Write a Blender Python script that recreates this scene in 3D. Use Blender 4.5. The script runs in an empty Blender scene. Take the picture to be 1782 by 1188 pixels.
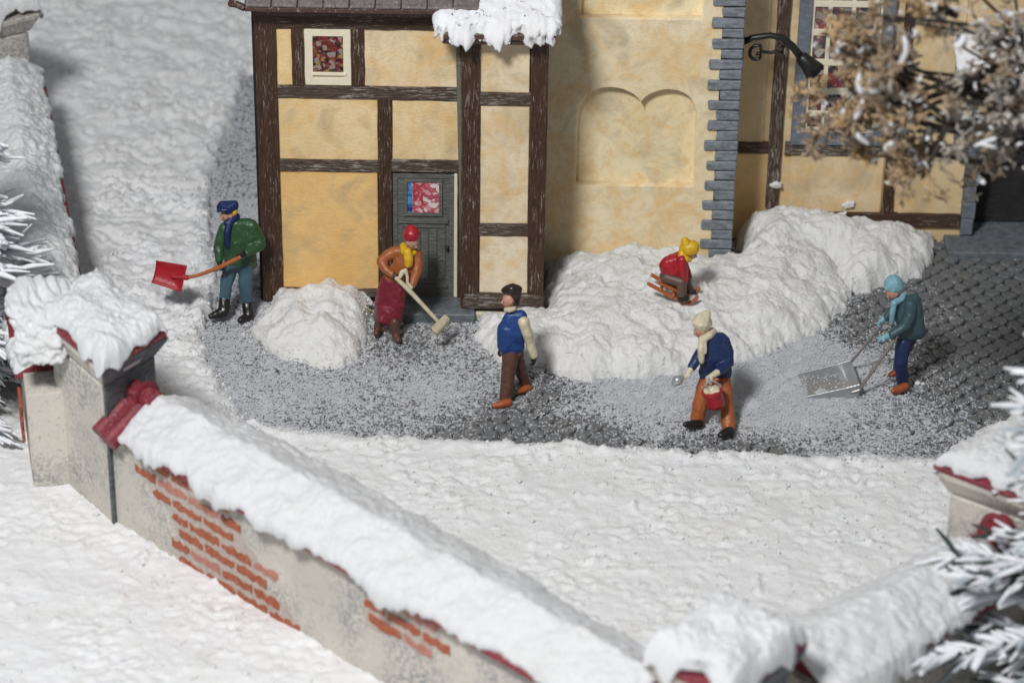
import bpy, bmesh, math, random
import numpy as np
from mathutils import Vector, Matrix
random.seed(7); rng = np.random.default_rng(7)
S = bpy.context.scene; COL = S.collection
rad = math.radians
# ------------------------------------------------------------------ camera
TH, RO, FP, DIST = rad(30), 0.016, 4965.0, 39.7          # focal length in photograph pixels (1782 wide)
FW = np.array([0, math.cos(TH), -math.sin(TH)])
CP = np.array([0, -1.0, 0]) - FW*DIST
UP0 = np.array([0, math.sin(TH), math.cos(TH)]); X0 = np.array([1., 0, 0])
RV = math.cos(RO)*X0 + math.sin(RO)*UP0; UV = math.cos(RO)*UP0 - math.sin(RO)*X0
cam = bpy.data.cameras.new('camera'); camo = bpy.data.objects.new('camera', cam); COL.objects.link(camo)
cam.sensor_width = 36; cam.lens = 36*FP/1782; cam.clip_start = 1; cam.clip_end = 500
M3 = Matrix((tuple(RV), tuple(UV), tuple(-FW))).transposed()
camo.matrix_world = Matrix.Translation(Vector(CP)) @ M3.to_4x4()
cam.dof.use_dof = True; cam.dof.focus_distance = 38.6; cam.dof.aperture_fstop = 0.38
S.camera = camo
# ------------------------------------------------------------------ light: a softbox above left of the camera, dim room
W = bpy.data.worlds.new('World'); S.world = W; W.use_nodes = True
W.node_tree.nodes['Background'].inputs[0].default_value = (0.90, 0.95, 1.0, 1)
W.node_tree.nodes['Background'].inputs[1].default_value = 0.235
AZ, EL, LD = rad(22), rad(50), 38.0
tgt = Vector((0, -3, 0))
lp = tgt + LD*Vector((-math.sin(AZ)*math.cos(EL), -math.cos(AZ)*math.cos(EL), math.sin(EL)))
L = bpy.data.lights.new('softbox', 'AREA'); L.shape = 'DISK'; L.size = 5.6; L.energy = 12200; L.color = (1.0, 1.0, 1.0)
lo = bpy.data.objects.new('softbox', L); COL.objects.link(lo); lo.location = lp
lo.rotation_euler = (tgt-lp).to_track_quat('-Z', 'Y').to_euler()
S.view_settings.view_transform = 'Standard'; S.view_settings.look = 'None'; S.view_settings.exposure = 0; S.view_settings.gamma = 1
# ------------------------------------------------------------------ measuring helpers (a photograph pixel + a known plane -> a place)
def ray(px, py): return FW + RV*(px-891)/FP - UV*(py-594)/FP
def onz(px, py, z=0.): d = ray(px, py); return CP + d*(z-CP[2])/d[2]
def ony(px, py, y=0.): d = ray(px, py); return CP + d*(y-CP[1])/d[1]
def proj(p): q = np.array(p)-CP; w = q@FW; return 891+FP*(q@RV)/w, 594-FP*(q@UV)/w
# ------------------------------------------------------------------ noise
_T = rng.random((256, 256))
def G(i, j, dx, dy): k = _T[(i+37*(j >> 8)) % 256, (j+91*(i >> 8)) % 256]*6.2832; return np.cos(k)*dx+np.sin(k)*dy
def vn(x, y, s=0):
    x = np.asarray(x, float)+s*17.31+500; y = np.asarray(y, float)+s*9.77+500
    xi = np.floor(x).astype(int); yi = np.floor(y).astype(int); fx = x-xi; fy = y-yi; gx = fx; gy = fy
    fx = fx*fx*fx*(fx*(fx*6-15)+10); fy = fy*fy*fy*(fy*(fy*6-15)+10)
    a, b, c, d = (G(xi+i, yi+j, gx-i, gy-j) for i, j in ((0, 0), (1, 0), (0, 1), (1, 1)))
    return ((a*(1-fx)+b*fx)*(1-fy)+(c*(1-fx)+d*fx)*fy)*.85
def fbm(x, y, s=0, o=4, g=.5):
    t = 0; a = 1; c, n = .8, .6
    for i in range(o):
        t = t+a*vn(x, y, s+i*3.1); a *= g; x, y = 2*(c*x-n*y), 2*(n*x+c*y)
    return t
def lump(x, y, s=0):                                     # pillowy lumps with creases between them
    wx = x+.8*vn(x*.7, y*.7, s+40); wy = y+.8*vn(x*.7, y*.7, s+50)
    a = .5-2*np.abs(vn(.82*wx-.57*wy, .57*wx+.82*wy, s)); b = .5-2*np.abs(vn(.34*wx*1.3+.94*wy*1.3, -.94*wx*1.3+.34*wy*1.3, s+3)); return .6*a+.6*b
def sst(a, b, x): t = np.clip((x-a)/(b-a), 0, 1); return t*t*(3-2*t)
def sdist(P, x, y):                                      # signed distance to a polygon, positive inside
    P = np.asarray(P, float); x = np.asarray(x, float); y = np.asarray(y, float)
    d = np.full(x.shape, 1e9); ins = np.zeros(x.shape, bool)
    for i in range(len(P)):
        a = P[i]; b = P[(i+1) % len(P)]; e = b-a
        t = np.clip(((x-a[0])*e[0]+(y-a[1])*e[1])/(e@e+1e-12), 0, 1)
        d = np.minimum(d, np.hypot(x-a[0]-t*e[0], y-a[1]-t*e[1]))
        if a[1] != b[1]:
            c = (a[1] > y) != (b[1] > y)
            ins ^= c & (x < (b[0]-a[0])*(y-a[1])/(b[1]-a[1])+a[0])
    return np.where(ins, d, -d)
def idw(pts, x, y, p=2.5):
    n = 0; w = 0
    for a, b, v in pts:
        k = 1/(np.hypot(x-a, y-b)+.05)**p; n = n+k*v; w = w+k
    return n/w
# ------------------------------------------------------------------ objects
def tag(o, label=None, cat=None, group=None, kind=None):
    if label: o['label'] = label
    if cat: o['category'] = cat
    if group: o['group'] = group
    if kind: o['kind'] = kind
    return o
def link(name, me, parent=None, loc=None):
    o = bpy.data.objects.new(name, me); COL.objects.link(o)
    if loc is not None: o.location = loc
    if parent: o.parent = parent; o.matrix_parent_inverse = Matrix.Translation(-Vector(parent.location))
    return o
def thing(name, label, cat, loc=(0, 0, 0), group=None):
    o = bpy.data.objects.new(name, None); COL.objects.link(o); o.location = loc; o.empty_display_size = .2
    bpy.context.view_layer.update()
    return tag(o, label, cat, group)
def fmesh(name, V, F, mat, parent=None, smooth=True, attr=None):
    """fast mesh: V (n,3), F (m,k)"""
    V = np.ascontiguousarray(V, np.float32); F = np.ascontiguousarray(F, np.int32); m, k = F.shape
    me = bpy.data.meshes.new(name); me.vertices.add(len(V)); me.vertices.foreach_set('co', V.ravel())
    me.loops.add(m*k); me.loops.foreach_set('vertex_index', F.ravel())
    me.polygons.add(m); me.polygons.foreach_set('loop_start', np.arange(0, m*k, k, dtype=np.int32))
    me.polygons.foreach_set('loop_total', np.full(m, k, np.int32))
    me.polygons.foreach_set('use_smooth', np.full(m, smooth))
    me.update(calc_edges=True); me.validate()
    if attr:
        for an, av in attr.items():
            at = me.attributes.new(an, 'FLOAT', 'POINT'); at.data.foreach_set('value', np.ascontiguousarray(av, np.float32))
    me.materials.append(mat); return link(name, me, parent)
def pmesh(name, V, F, mat, parent=None, smooth=False, bevel=0):
    me = bpy.data.meshes.new(name)
    if bevel or True:
        bm = bmesh.new(); vs = [bm.verts.new(tuple(v)) for v in V]
        for f in F:
            try: bm.faces.new([vs[i] for i in f])
            except ValueError: pass
        bmesh.ops.recalc_face_normals(bm, faces=bm.faces)
        if bevel: bmesh.ops.bevel(bm, geom=list(bm.edges), offset=bevel, segments=1, affect='EDGES', clamp_overlap=True)
        bm.to_mesh(me); bm.free()
    if smooth: me.polygons.foreach_set('use_smooth', [True]*len(me.polygons))
    me.materials.append(mat); return link(name, me, parent)
BF = [(0, 1, 2, 3), (7, 6, 5, 4), (0, 4, 5, 1), (1, 5, 6, 2), (2, 6, 7, 3), (3, 7, 4, 0)]
def box(name, x0, x1, y0, y1, z0, z1, mat, parent=None, bevel=.006, jit=0):
    V = [(x0, y0, z0), (x1, y0, z0), (x1, y1, z0), (x0, y1, z0), (x0, y0, z1), (x1, y0, z1), (x1, y1, z1), (x0, y1, z1)]
    if jit: V = [tuple(c+random.uniform(-jit, jit) for c in v) for v in V]
    return pmesh(name, V, BF, mat, parent, bevel=bevel)
def prism(name, P, y0, y1, mat, parent=None, bevel=0):     # polygon in (x,z) pushed through y
    n = len(P); V = [(p[0], y0, p[1]) for p in P]+[(p[0], y1, p[1]) for p in P]
    F = [tuple(range(n)), tuple(range(2*n-1, n-1, -1))]+[(i, (i+1) % n, n+(i+1) % n, n+i) for i in range(n)]
    return pmesh(name, V, F, mat, parent, bevel=bevel)
def zprism(name, P, z0, z1, mat, parent=None, bevel=0, P1=None):
    n = len(P); P1 = P1 or P; V = [(p[0], p[1], z0) for p in P]+[(p[0], p[1], z1) for p in P1]
    F = [tuple(range(n)), tuple(range(2*n-1, n-1, -1))]+[(i, (i+1) % n, n+(i+1) % n, n+i) for i in range(n)]
    return pmesh(name, V, F, mat, parent, bevel=bevel)
def tube_data(pts, rs, k=6):
    pts = [Vector(p) for p in pts]; V = []; F = []
    for i, p in enumerate(pts):
        t = (pts[min(i+1, len(pts)-1)]-pts[max(i-1, 0)])
        t = t.normalized() if t.length > 1e-9 else Vector((0, 0, 1))
        a = t.cross(Vector((.31, .2, .93)))
        if a.length < 1e-3: a = t.cross(Vector((1, 0, 0)))
        a.normalize(); b = t.cross(a)
        for j in range(k):
            g = 2*math.pi*j/k; V.append(tuple(p+(a*math.cos(g)+b*math.sin(g))*rs[i]))
    for i in range(len(pts)-1):
        for j in range(k): F.append((i*k+j, i*k+(j+1) % k, (i+1)*k+(j+1) % k, (i+1)*k+j))
    F.append(tuple(range(k-1, -1, -1))); F.append(tuple(range((len(pts)-1)*k, len(pts)*k)))
    return V, F
def tube(name, pts, r, mat, parent=None, k=8):
    rs = r if hasattr(r, '__len__') else [r]*len(pts); V, F = tube_data(pts, rs, k)
    return pmesh(name, V, F, mat, parent, smooth=True)
# ------------------------------------------------------------------ materials
def nt(name):
    m = bpy.data.materials.new(name); m.use_nodes = True; t = m.node_tree; b = t.nodes['Principled BSDF']; return m, t, b
def N(t, ty, **k):
    n = t.nodes.new(ty)
    for a, v in k.items():
        if a.startswith('i_'):
            key = a[2:]; n.inputs[int(key) if key.isdigit() else key].default_value = v
        else: setattr(n, a, v)
    return n
def coord(t, kind='Object', scale=(1, 1, 1)):
    if kind == 'World': c = N(t, 'ShaderNodeNewGeometry').outputs['Position']
    else: c = N(t, 'ShaderNodeTexCoord').outputs[kind]
    m = N(t, 'ShaderNodeMapping'); m.inputs['Scale'].default_value = scale; t.links.new(c, m.inputs[0])
    return m.outputs[0]
def noise(t, c, sc, det=4, rough=.55, dist=0):
    n = N(t, 'ShaderNodeTexNoise'); n.inputs['Scale'].default_value = sc; n.inputs['Detail'].default_value = det
    n.inputs['Roughness'].default_value = rough; n.inputs['Distortion'].default_value = dist; t.links.new(c, n.inputs['Vector']); return n.outputs['Fac']
def ramp(t, f, stops, interp='LINEAR'):
    r = N(t, 'ShaderNodeValToRGB'); e = r.color_ramp; e.interpolation = interp
    while len(e.elements) < len(stops): e.elements.new(.5)
    for el, (p, c) in zip(e.elements, stops):
        el.position = p; el.color = (c, c, c, 1) if not hasattr(c, '__len__') else (*c, 1)
    t.links.new(f, r.inputs[0]); return r.outputs[0]
def mix(t, f, a, b, mode='MIX'):
    m = N(t, 'ShaderNodeMix', data_type='RGBA', blend_type=mode)
    for s, v in ((0, f), (6, a), (7, b)):
        if hasattr(v, 'is_linked'): t.links.new(v, m.inputs[s])
        elif s == 0: m.inputs[0].default_value = v
        else: m.inputs[s].default_value = (*v, 1)
    return m.outputs[2]
def bump(t, b, h, st=.3, d=.02):
    n = N(t, 'ShaderNodeBump'); n.inputs['Strength'].default_value = st; n.inputs['Distance'].default_value = d
    t.links.new(h, n.inputs['Height'])
    t.links.new(n.outputs[0], b.inputs['Normal']); return n
def mathn(t, op, a, b=None):
    m = N(t, 'ShaderNodeMath', operation=op)
    for i, v in enumerate((a, b)):
        if v is None: continue
        if hasattr(v, 'is_linked'): t.links.new(v, m.inputs[i])
        else: m.inputs[i].default_value = v
    return m.outputs[0]
def m_snow(name, col=(.80, .80, .81), bs=.6, glit=True, warm=.0):
    m, t, b = nt(name); c = coord(t, 'World')
    n1 = noise(t, c, 3.2, 5, .6); base = mix(t, ramp(t, n1, [(.35, 0), (.7, 1)]), col, tuple(v*k for v, k in zip(col, (.96, .955, .93))))
    n3 = noise(t, c, 1.1, 3); base = mix(t, ramp(t, n3, [(.5, 0), (.75, .35)]), base, (.72, .71, .66))
    if glit:
        v = N(t, 'ShaderNodeTexVoronoi'); v.inputs['Scale'].default_value = 30; t.links.new(c, v.inputs['Vector'])
        near = ramp(t, v.outputs['Distance'], [(.16, 1), (.30, 0)])
        sep = N(t, 'ShaderNodeSeparateColor'); t.links.new(v.outputs['Color'], sep.inputs[0])
        pick = ramp(t, sep.outputs[0], [(.0, 1), (.24, 0)], 'CONSTANT')
        patch = ramp(t, noise(t, c, .9, 2), [(.42, .15), (.6, 1)])
        hue = ramp(t, sep.outputs[1], [(0, (.85, .45, .60)), (.45, (.55, .75, .55)), (.6, (.78, .66, .38)), (.8, (.80, .42, .42)), (.92, (.55, .5, .75))], 'CONSTANT')
        f = mathn(t, 'MULTIPLY', mathn(t, 'MULTIPLY', near, pick), mathn(t, 'MULTIPLY', patch, .55))
        base = mix(t, f, base, hue)
        d = N(t, 'ShaderNodeTexVoronoi'); d.inputs['Scale'].default_value = 5.5; t.links.new(c, d.inputs['Vector'])
        dk = ramp(t, d.outputs['Distance'], [(.035, .6), (.06, 0)]); base = mix(t, mathn(t, 'MULTIPLY', dk, ramp(t, noise(t, c, 2.), [(.5, 0), (.56, 1)])), base, (.16, .14, .11))
    t.links.new(base, b.inputs['Base Color']); b.inputs['Roughness'].default_value = .6; b.inputs['Specular IOR Level'].default_value = .35
    h = mathn(t, 'ADD', noise(t, c, 19, 6, .72), mathn(t, 'MULTIPLY', noise(t, c, 55, 3, .7), .4)); bump(t, b, h, bs, .042)
    return m
def m_paint(name, col, rough=.44, var=.25, wear=None, met=0, sc=14):
    m, t, b = nt(name); c = coord(t, 'World'); n = noise(t, c, sc, 4)
    dk = tuple(v*(1-var) for v in col); out = mix(t, ramp(t, n, [(.3, 0), (.7, 1)]), dk, col)
    if wear: out = mix(t, ramp(t, noise(t, c, 26, 5, .7), [(.60, 0), (.64, .8)]), out, wear)
    t.links.new(out, b.inputs['Base Color']); b.inputs['Roughness'].default_value = rough; b.inputs['Metallic'].default_value = met
    bump(t, b, noise(t, c, 30, 3), .10, .02); return m
def m_timber(name, col, streak=(.42, .39, .35), lo=.60, hi=.68, amt=.75):
    m, t, b = nt(name)
    oi = N(t, 'ShaderNodeObjectInfo'); va = N(t, 'ShaderNodeVectorMath', operation='MULTIPLY_ADD')
    cc = N(t, 'ShaderNodeCombineXYZ'); 
    for i in range(3): t.links.new(oi.outputs['Random'], cc.inputs[i])
    va.inputs[1].default_value = (1, 1, 1); t.links.new(N(t, 'ShaderNodeTexCoord').outputs['Object'], va.inputs[0])
    sc = N(t, 'ShaderNodeVectorMath', operation='SCALE'); sc.inputs['Scale'].default_value = 31; t.links.new(cc.outputs[0], sc.inputs[0]); t.links.new(sc.outputs[0], va.inputs[2])
    mp = N(t, 'ShaderNodeMapping'); mp.inputs['Scale'].default_value = (2.2, 22, 22); t.links.new(va.outputs[0], mp.inputs[0])
    g = noise(t, mp.outputs[0], 2.4, 6, .68, .9); mp2 = N(t, 'ShaderNodeMapping'); mp2.inputs['Scale'].default_value = (1, 2.5, 2.5); t.links.new(va.outputs[0], mp2.inputs[0])
    patch = ramp(t, noise(t, mp2.outputs[0], 2.2, 3), [(.40, .12), (.58, 1)])
    base = mix(t, ramp(t, g, [(.32, 0), (.62, 1)]), tuple(v*.42 for v in col), col)
    st = mathn(t, 'MULTIPLY', ramp(t, g, [(lo, 0), (hi, amt)]), patch)
    t.links.new(mix(t, st, base, streak), b.inputs['Base Color']); b.inputs['Roughness'].default_value = .5
    bump(t, b, g, .85, .035); return m
def m_plaster(name, col, col2, stain, tintable=True, bs=.22, stainlo=.56):
    m, t, b = nt(name); c = coord(t, 'World'); 
    base = mix(t, ramp(t, noise(t, c, 1.1, 5, .6), [(.34, 0), (.68, 1)]), col, col2)
    if tintable:
        oi = N(t, 'ShaderNodeObjectInfo'); base = mix(t, 1.0, base, oi.outputs['Color'], 'MULTIPLY')
    base = mix(t, ramp(t, noise(t, c, 1.7, 6, .62, .6), [(stainlo, 0), (.70, .72)]), base, stain)
    base = mix(t, ramp(t, noise(t, c, 2.3, 5, .65, 1.), [(.47, 0), (.66, .62)]), base, (.72, .44, .15))
    base = mix(t, ramp(t, noise(t, c, 9, 5, .7), [(.48, 0), (.75, .4)]), base, stain)
    base = mix(t, ramp(t, noise(t, c, 26, 2, .5), [(.74, 0), (.78, .6)]), base, (.22, .17, .1))
    t.links.new(base, b.inputs['Base Color']); b.inputs['Roughness'].default_value = .62
    mp = coord(t, 'World', (12, 12, 19)); h = mathn(t, 'ADD', noise(t, mp, 1.6, 4, .6), mathn(t, 'MULTIPLY', noise(t, c, 45, 3, .7), .5)); bump(t, b, h, bs, .02); return m
def m_stone(name, a, bcol, scr=None, bs=.5, sc=10, rough=.6):
    m, t, b = nt(name); c = coord(t, 'World', (1, 1, 2.2)); n = noise(t, c, sc, 6, .68)
    out = mix(t, ramp(t, n, [(.35, 0), (.62, 1)]), a, bcol)
    if scr: out = mix(t, ramp(t, noise(t, c, sc*1.4, 6, .7, 1.), [(.62, 0), (.66, .8)]), out, scr)
    t.links.new(out, b.inputs['Base Color']); b.inputs['Roughness'].default_value = rough; bump(t, b, n, bs, .03); return m
def m_dusty(name, a, bcol):                               # cobbles with snow powder caught on them, by the 'dust' amount of each place
    m, t, b = nt(name); c = coord(t, 'World'); at = N(t, 'ShaderNodeAttribute', attribute_name='dust')
    oi = N(t, 'ShaderNodeObjectInfo'); n = noise(t, c, 7, 4); v = N(t, 'ShaderNodeTexVoronoi'); v.inputs['Scale'].default_value = 5; t.links.new(c, v.inputs['Vector'])
    base = mix(t, ramp(t, n, [(.3, 0), (.7, 1)]), a, bcol)
    base = mix(t, ramp(t, noise(t, c, 2.7, 3), [(.52, 0), (.7, .5)]), base, (.12, .115, .085))
    hi = noise(t, c, 20, 5, .75); lo = noise(t, c, 5, 3, .6)
    k = mathn(t, 'ADD', mathn(t, 'MULTIPLY', hi, .78), mathn(t, 'MULTIPLY', lo, .22))
    th = mathn(t, 'ADD', k, mathn(t, 'MULTIPLY', at.outputs['Fac'], .27))
    f = ramp(t, th, [(.645, 0), (.675, .95)])
    t.links.new(mix(t, f, base, (.52, .53, .555)), b.inputs['Base Color']); b.inputs['Roughness'].default_value = .62
    bump(t, b, th, .6, .03); return m
def m_wall(name):                                         # boundary wall render: pale grit with grey weathered areas
    m, t, b = nt(name); c = coord(t, 'World'); 
    base = mix(t, ramp(t, noise(t, c, 1.3, 5, .6), [(.38, 0), (.66, 1)]), (.60, .555, .49), (.50, .47, .42))
    p = mathn(t, 'MULTIPLY', ramp(t, noise(t, c, .9, 3), [(.42, .10), (.56, 1)]), ramp(t, noise(t, c, 19, 4, .75), [(.48, 0), (.53, .85)]))
    base = mix(t, p, base, (.26, .26, .26)); base = mix(t, ramp(t, noise(t, c, 17, 4, .7), [(.60, 0), (.65, .6)]), base, (.22, .21, .2))
    t.links.new(base, b.inputs['Base Color']); b.inputs['Roughness'].default_value = .75; bump(t, b, noise(t, c, 22, 4, .7), .35, .03); return m
def m_print(name, cells, scale, w=(1, 1, 1)):             # printed paper scene behind a pane
    m, t, b = nt(name); c = coord(t, 'Object', w); v = N(t, 'ShaderNodeTexVoronoi'); v.inputs['Scale'].default_value = scale; t.links.new(c, v.inputs['Vector'])
    sep = N(t, 'ShaderNodeSeparateColor'); t.links.new(v.outputs['Color'], sep.inputs[0]); n = len(cells)
    col = ramp(t, sep.outputs[0], [(i/n, k) for i, k in enumerate(cells)], 'CONSTANT')
    col = mix(t, ramp(t, noise(t, c, scale*1.6, 4, .7), [(.55, 0), (.62, .7)]), col, cells[-1])
    t.links.new(col, b.inputs['Base Color']); b.inputs['Roughness'].default_value = .4; return m
SNOW = m_snow('snow'); SNOWW = m_snow('snow_fluffy', (.87, .865, .86), .9); SNOWC = m_snow('snow_cap', (.715, .72, .738), .6)
TIMBER = m_timber('dark_timber', (.085, .040, .021), lo=.56, hi=.63); TIMBER2 = m_timber('grey_timber', (.10, .058, .038), (.46, .43, .39), .51, .58)
DOORM = m_timber('door_grey_paint', (.17, .175, .155), (.42, .44, .42), .60, .66, .7)
PLAS = m_plaster('cream_plaster', (.82, .70, .49), (.72, .56, .33), (.46, .34, .19), bs=.42, stainlo=.50)
TOWP = m_plaster('tower_plaster', (.84, .74, .53), (.76, .63, .40), (.44, .37, .24), bs=.35, stainlo=.53)
CREAM = m_paint('cream_plastic', (.78, .70, .54), .4, .08)
QUOIN = m_stone('slate_quoin', (.115, .13, .15), (.24, .265, .29), (.045, .04, .035), .6, 9)
BLUEG = m_stone('blue_grey_frame', (.10, .115, .14), (.17, .19, .225), (.32, .33, .35), .2, 8)
STEPM = m_stone('step_stone', (.08, .09, .10), (.16, .175, .19), (.3, .31, .32), .3, 9)
WALLM = m_wall('wall_render'); REDT = m_paint('red_tile', (.25, .030, .045), .55, .45, (.42, .24, .27), sc=9)
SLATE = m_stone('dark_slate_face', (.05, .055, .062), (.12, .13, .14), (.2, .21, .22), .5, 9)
BRICK = m_paint('orange_brick', (.42, .10, .036), .6, .4, (.5, .42, .36), sc=20); BRICK2 = m_paint('faded_brick', (.50, .20, .15), .6, .3, (.5, .42, .36))
MORT = m_paint('mortar', (.52, .45, .40), .8, .3)
COB = m_dusty('cobble_stone', (.10, .105, .11), (.17, .172, .175)); BED = m_dusty('street_bed', (.03, .03, .032), (.055, .055, .057))
GRAIN = m_paint('snow_powder', (.58, .59, .62), .55, .12)
IRON = m_paint('black_iron', (.012, .012, .013), .42, .3); ROOFM = m_paint('roof_brown', (.09, .04, .03), .5, .4, (.35, .33, .33)); PIPE = m_paint('pipe_grey', (.17, .165, .13), .4, .2)
TILEG = m_paint('weathered_roof_tile', (.17, .14, .135), .6, .5, (.36, .35, .35)); DARK = m_paint('dark_interior', (.012, .010, .010), .7, .3)
def m_glass():
    m, t, b = nt('window_glass'); g = N(t, 'ShaderNodeBsdfGlossy'); g.inputs['Roughness'].default_value = .08; tr = N(t, 'ShaderNodeBsdfTransparent')
    mx = N(t, 'ShaderNodeMixShader'); mx.inputs[0].default_value = .07; t.links.new(tr.outputs[0], mx.inputs[1]); t.links.new(g.outputs[0], mx.inputs[2])
    t.links.new(mx.outputs[0], t.nodes['Material Output'].inputs[0]); return m
GLASS = m_glass()
# ------------------------------------------------------------------ ground: snow field with the street let into it
STREET_PX = [(425, 130), (405, 190), (392, 235), (368, 300), (358, 370), (366, 440), (372, 500), (352, 560), (350, 620), (395, 690), (425, 742), (520, 757), (620, 768), (760, 772), (900, 778), (1030, 784),
             (1150, 790), (1350, 800), (1640, 808), (1700, 760), (1830, 690), (1900, 520), (1880, 300), (1500, 300), (900, 440), (600, 470), (470, 470), (460, 130)]
STREET = np.array([onz(*p)[:2] for p in STREET_PX])
def ground_z(x, y):
    s = sdist(STREET, x, y)+.10*fbm(x*2.2, y*2.2, 3, 4)*1.6+.05*vn(x*9, y*9, 5)
    left = sst(-3.0, -5.0, x)*sst(-3.5, -1, y)                  # the rougher drift up the left side
    b = (.045+.07*left)*fbm(x*1.6, y*1.6, 11, 3)+(.012+.055*left)*lump(x*2.2, y*2.9, 21)+(.010+.045*left)*lump(x*6, y*7.5, 31)*(.3+sst(-.1,.4,vn(x*1.1,y*1.1,8))*1.4)+(.027+.030*left)*fbm(x*7, y*9, 41, 3, .6)*(.45+1.6*sst(-.15, .3, vn(x*.9, y*.9, 44)))+.07*np.maximum(vn(x*8, y*8, 71)-.22, 0)
    pk = np.maximum(vn(x*5.5, y*5.5, 77)-.27, 0)*.28
    edge = np.exp(-((s+.12)/.12)**2)*(.03+.05*np.maximum(vn(x*6, y*6, 9), -.1))
    zs = .085+b+pk+edge
    zs = zs+left*.10*sst(0, 3, -s)
    return np.where(s > 0, zs*(1-sst(0, .07, s))-.10*sst(0, .07, s), zs)
def grid_sheet(name, xs, ys, zf, mat, keep=None, parent=None):
    X, Y = np.meshgrid(xs, ys); Z = zf(X, Y); V = np.stack([X.ravel(), Y.ravel(), Z.ravel()], 1); w = len(xs)
    i = np.arange(len(ys)-1)[:, None]*w+np.arange(w-1)[None]; F = np.stack([i, i+1, i+1+w, i+w], -1).reshape(-1, 4)
    return fmesh(name, V, F, mat, parent)
xs = np.concatenate([np.linspace(-60, -10.2, 12), np.arange(-9.6, 7.8, .034), np.linspace(8.2, 60, 12)])
ys = np.concatenate([np.linspace(-50, -12.7, 8), np.arange(-12.0, 3.6, .034), np.arange(3.64, 13, .06), np.linspace(13.6, 80, 10)])
tag(grid_sheet('snowy_ground', xs, ys, ground_z, SNOW), 'rough white snow lying round the cleared street and both sides of the wall', kind='structure')
DUST = [(450, 600, .72), (420, 700, .8), (550, 680, .78), (650, 640, .68), (700, 740, .6), (800, 600, .62), (760, 680, .85), (900, 740, .30), (860, 760, .28), (1050, 765, .30), (780, 768, .38), (1180, 788, .35), (1000, 700, .62), (1100, 690, .95), (1150, 740, .7),
        (1320, 650, 1.6), (1380, 640, 1.6), (1380, 700, 1.4), (1300, 690, 1.4), (1140, 690, 1.2), (1250, 775, .4), (1450, 760, .62), (1550, 740, .62), (1620, 660, .35), (1500, 580, .38), (1530, 540, .28), (1700, 600, .12), (1700, 500, .05), (1760, 600, .05), (1750, 700, .2),
        (1650, 780, .5), (1700, 650, .3), (400, 300, .65), (430, 400, .85), (1640, 440, .1), (1200, 700, .95), (1340, 790, .28), (1000, 780, .26), (640, 590, .5), (700, 600, .42), (560, 750, .6), (950, 690, .32), (1480, 640, .8)]
DW = [(*onz(a, b)[:2], c) for a, b, c in DUST]
def dust(x, y): return idw(DW, np.asarray(x), np.asarray(y))
# street: bed and cobbles laid cornerwise
xs = np.arange(-5.2, 9.6, .1); ys = np.arange(-4.6, 9.0, .1); X, Y = np.meshgrid(xs, ys)
w = len(xs); i = np.arange(len(ys)-1)[:, None]*w+np.arange(w-1)[None]; F = np.stack([i, i+1, i+1+w, i+w], -1).reshape(-1, 4)
ctr = sdist(STREET, X.ravel()[F].mean(1), Y.ravel()[F].mean(1)) > -.12; F = F[ctr]
bed = fmesh('cobbled_street', np.stack([X.ravel(), Y.ravel(), -.035+.034*sst(.35, .7, dust(X, Y)).ravel()+.006*vn(X*9, Y*9).ravel()], 1), F, BED, attr={'dust': dust(X, Y).ravel()})
tag(bed, 'dark cobbled street dusted with trodden snow powder', kind='structure')
cob = []; pit = .215; ca, sa = math.cos(rad(44)), math.sin(rad(44))
for a in range(-60, 60):
    for b in range(-60, 60):
        u = a*pit*1.06+(.09 if b % 2 else 0); v = b*pit*.94
        x = 2+u*ca-v*sa; y = -1+u*sa+v*ca
        x += .025*math.sin(y*2.1); cob.append((x, y))
cob = np.array(cob); cob = cob[sdist(STREET, cob[:, 0], cob[:, 1]) > .02]
cob = cob[(cob[:, 1] < 2.3) & ((cob[:, 0] < -3.7) | (cob[:, 1] < .1) | ((cob[:, 0] > 3.2)))]
def in_heap(x, y): return False
def stone(x, y):
    hx = pit*.50*random.uniform(.84, 1.06); hy = pit*.455*random.uniform(.84, 1.06); an = rad(44)+random.gauss(0, .09); zt = random.gauss(.010, .007); c, s = math.cos(an), math.sin(an)
    ring = []
    for k in range(8):
        g = [(-1, -.55), (-.55, -1), (.55, -1), (1, -.55), (1, .55), (.55, 1), (-.55, 1), (-1, .55)][k]
        ring.append((g[0]*hx*random.uniform(.93, 1.04), g[1]*hy*random.uniform(.93, 1.04)))
    V = []
    for sc, z in ((1.04, -.04), (1., zt-.012), (.84, zt)):
        for p in ring: V.append((x+(p[0]*c-p[1]*s)*sc, y+(p[0]*s+p[1]*c)*sc, z+(random.gauss(0, .003) if z > -.03 else 0)))
    V.append((x, y, zt+.004)); F = []
    for r in (0, 8):
        for k in range(8): F.append((r+k, r+(k+1) % 8, r+8+(k+1) % 8)); F.append((r+k, r+8+(k+1) % 8, r+8+k))
    for k in range(8): F.append((16+k, 16+(k+1) % 8, 24))
    return V, F
dd = dust(cob[:, 0], cob[:, 1]); pj = np.array([proj((p[0], p[1], 0)) for p in cob])
inview = (pj[:, 0] > 350) & (pj[:, 0] < 1800)
score = np.where(inview, 0, 50)+np.maximum(dd-.25, 0)*14+cob[:, 1]*.6
order = np.argsort(score); restV = []; restF = []; nb = 0
for rank, ix in enumerate(order):
    V, F = stone(*cob[ix])
    if rank < 296:
        V = np.array(V); fmesh('cobble', V, np.array(F), COB, bed, smooth=False, attr={'dust': dust(V[:, 0], V[:, 1])})
    else: restV += V; restF += [tuple(q+nb for q in f) for f in F]; nb += len(V)
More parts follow.
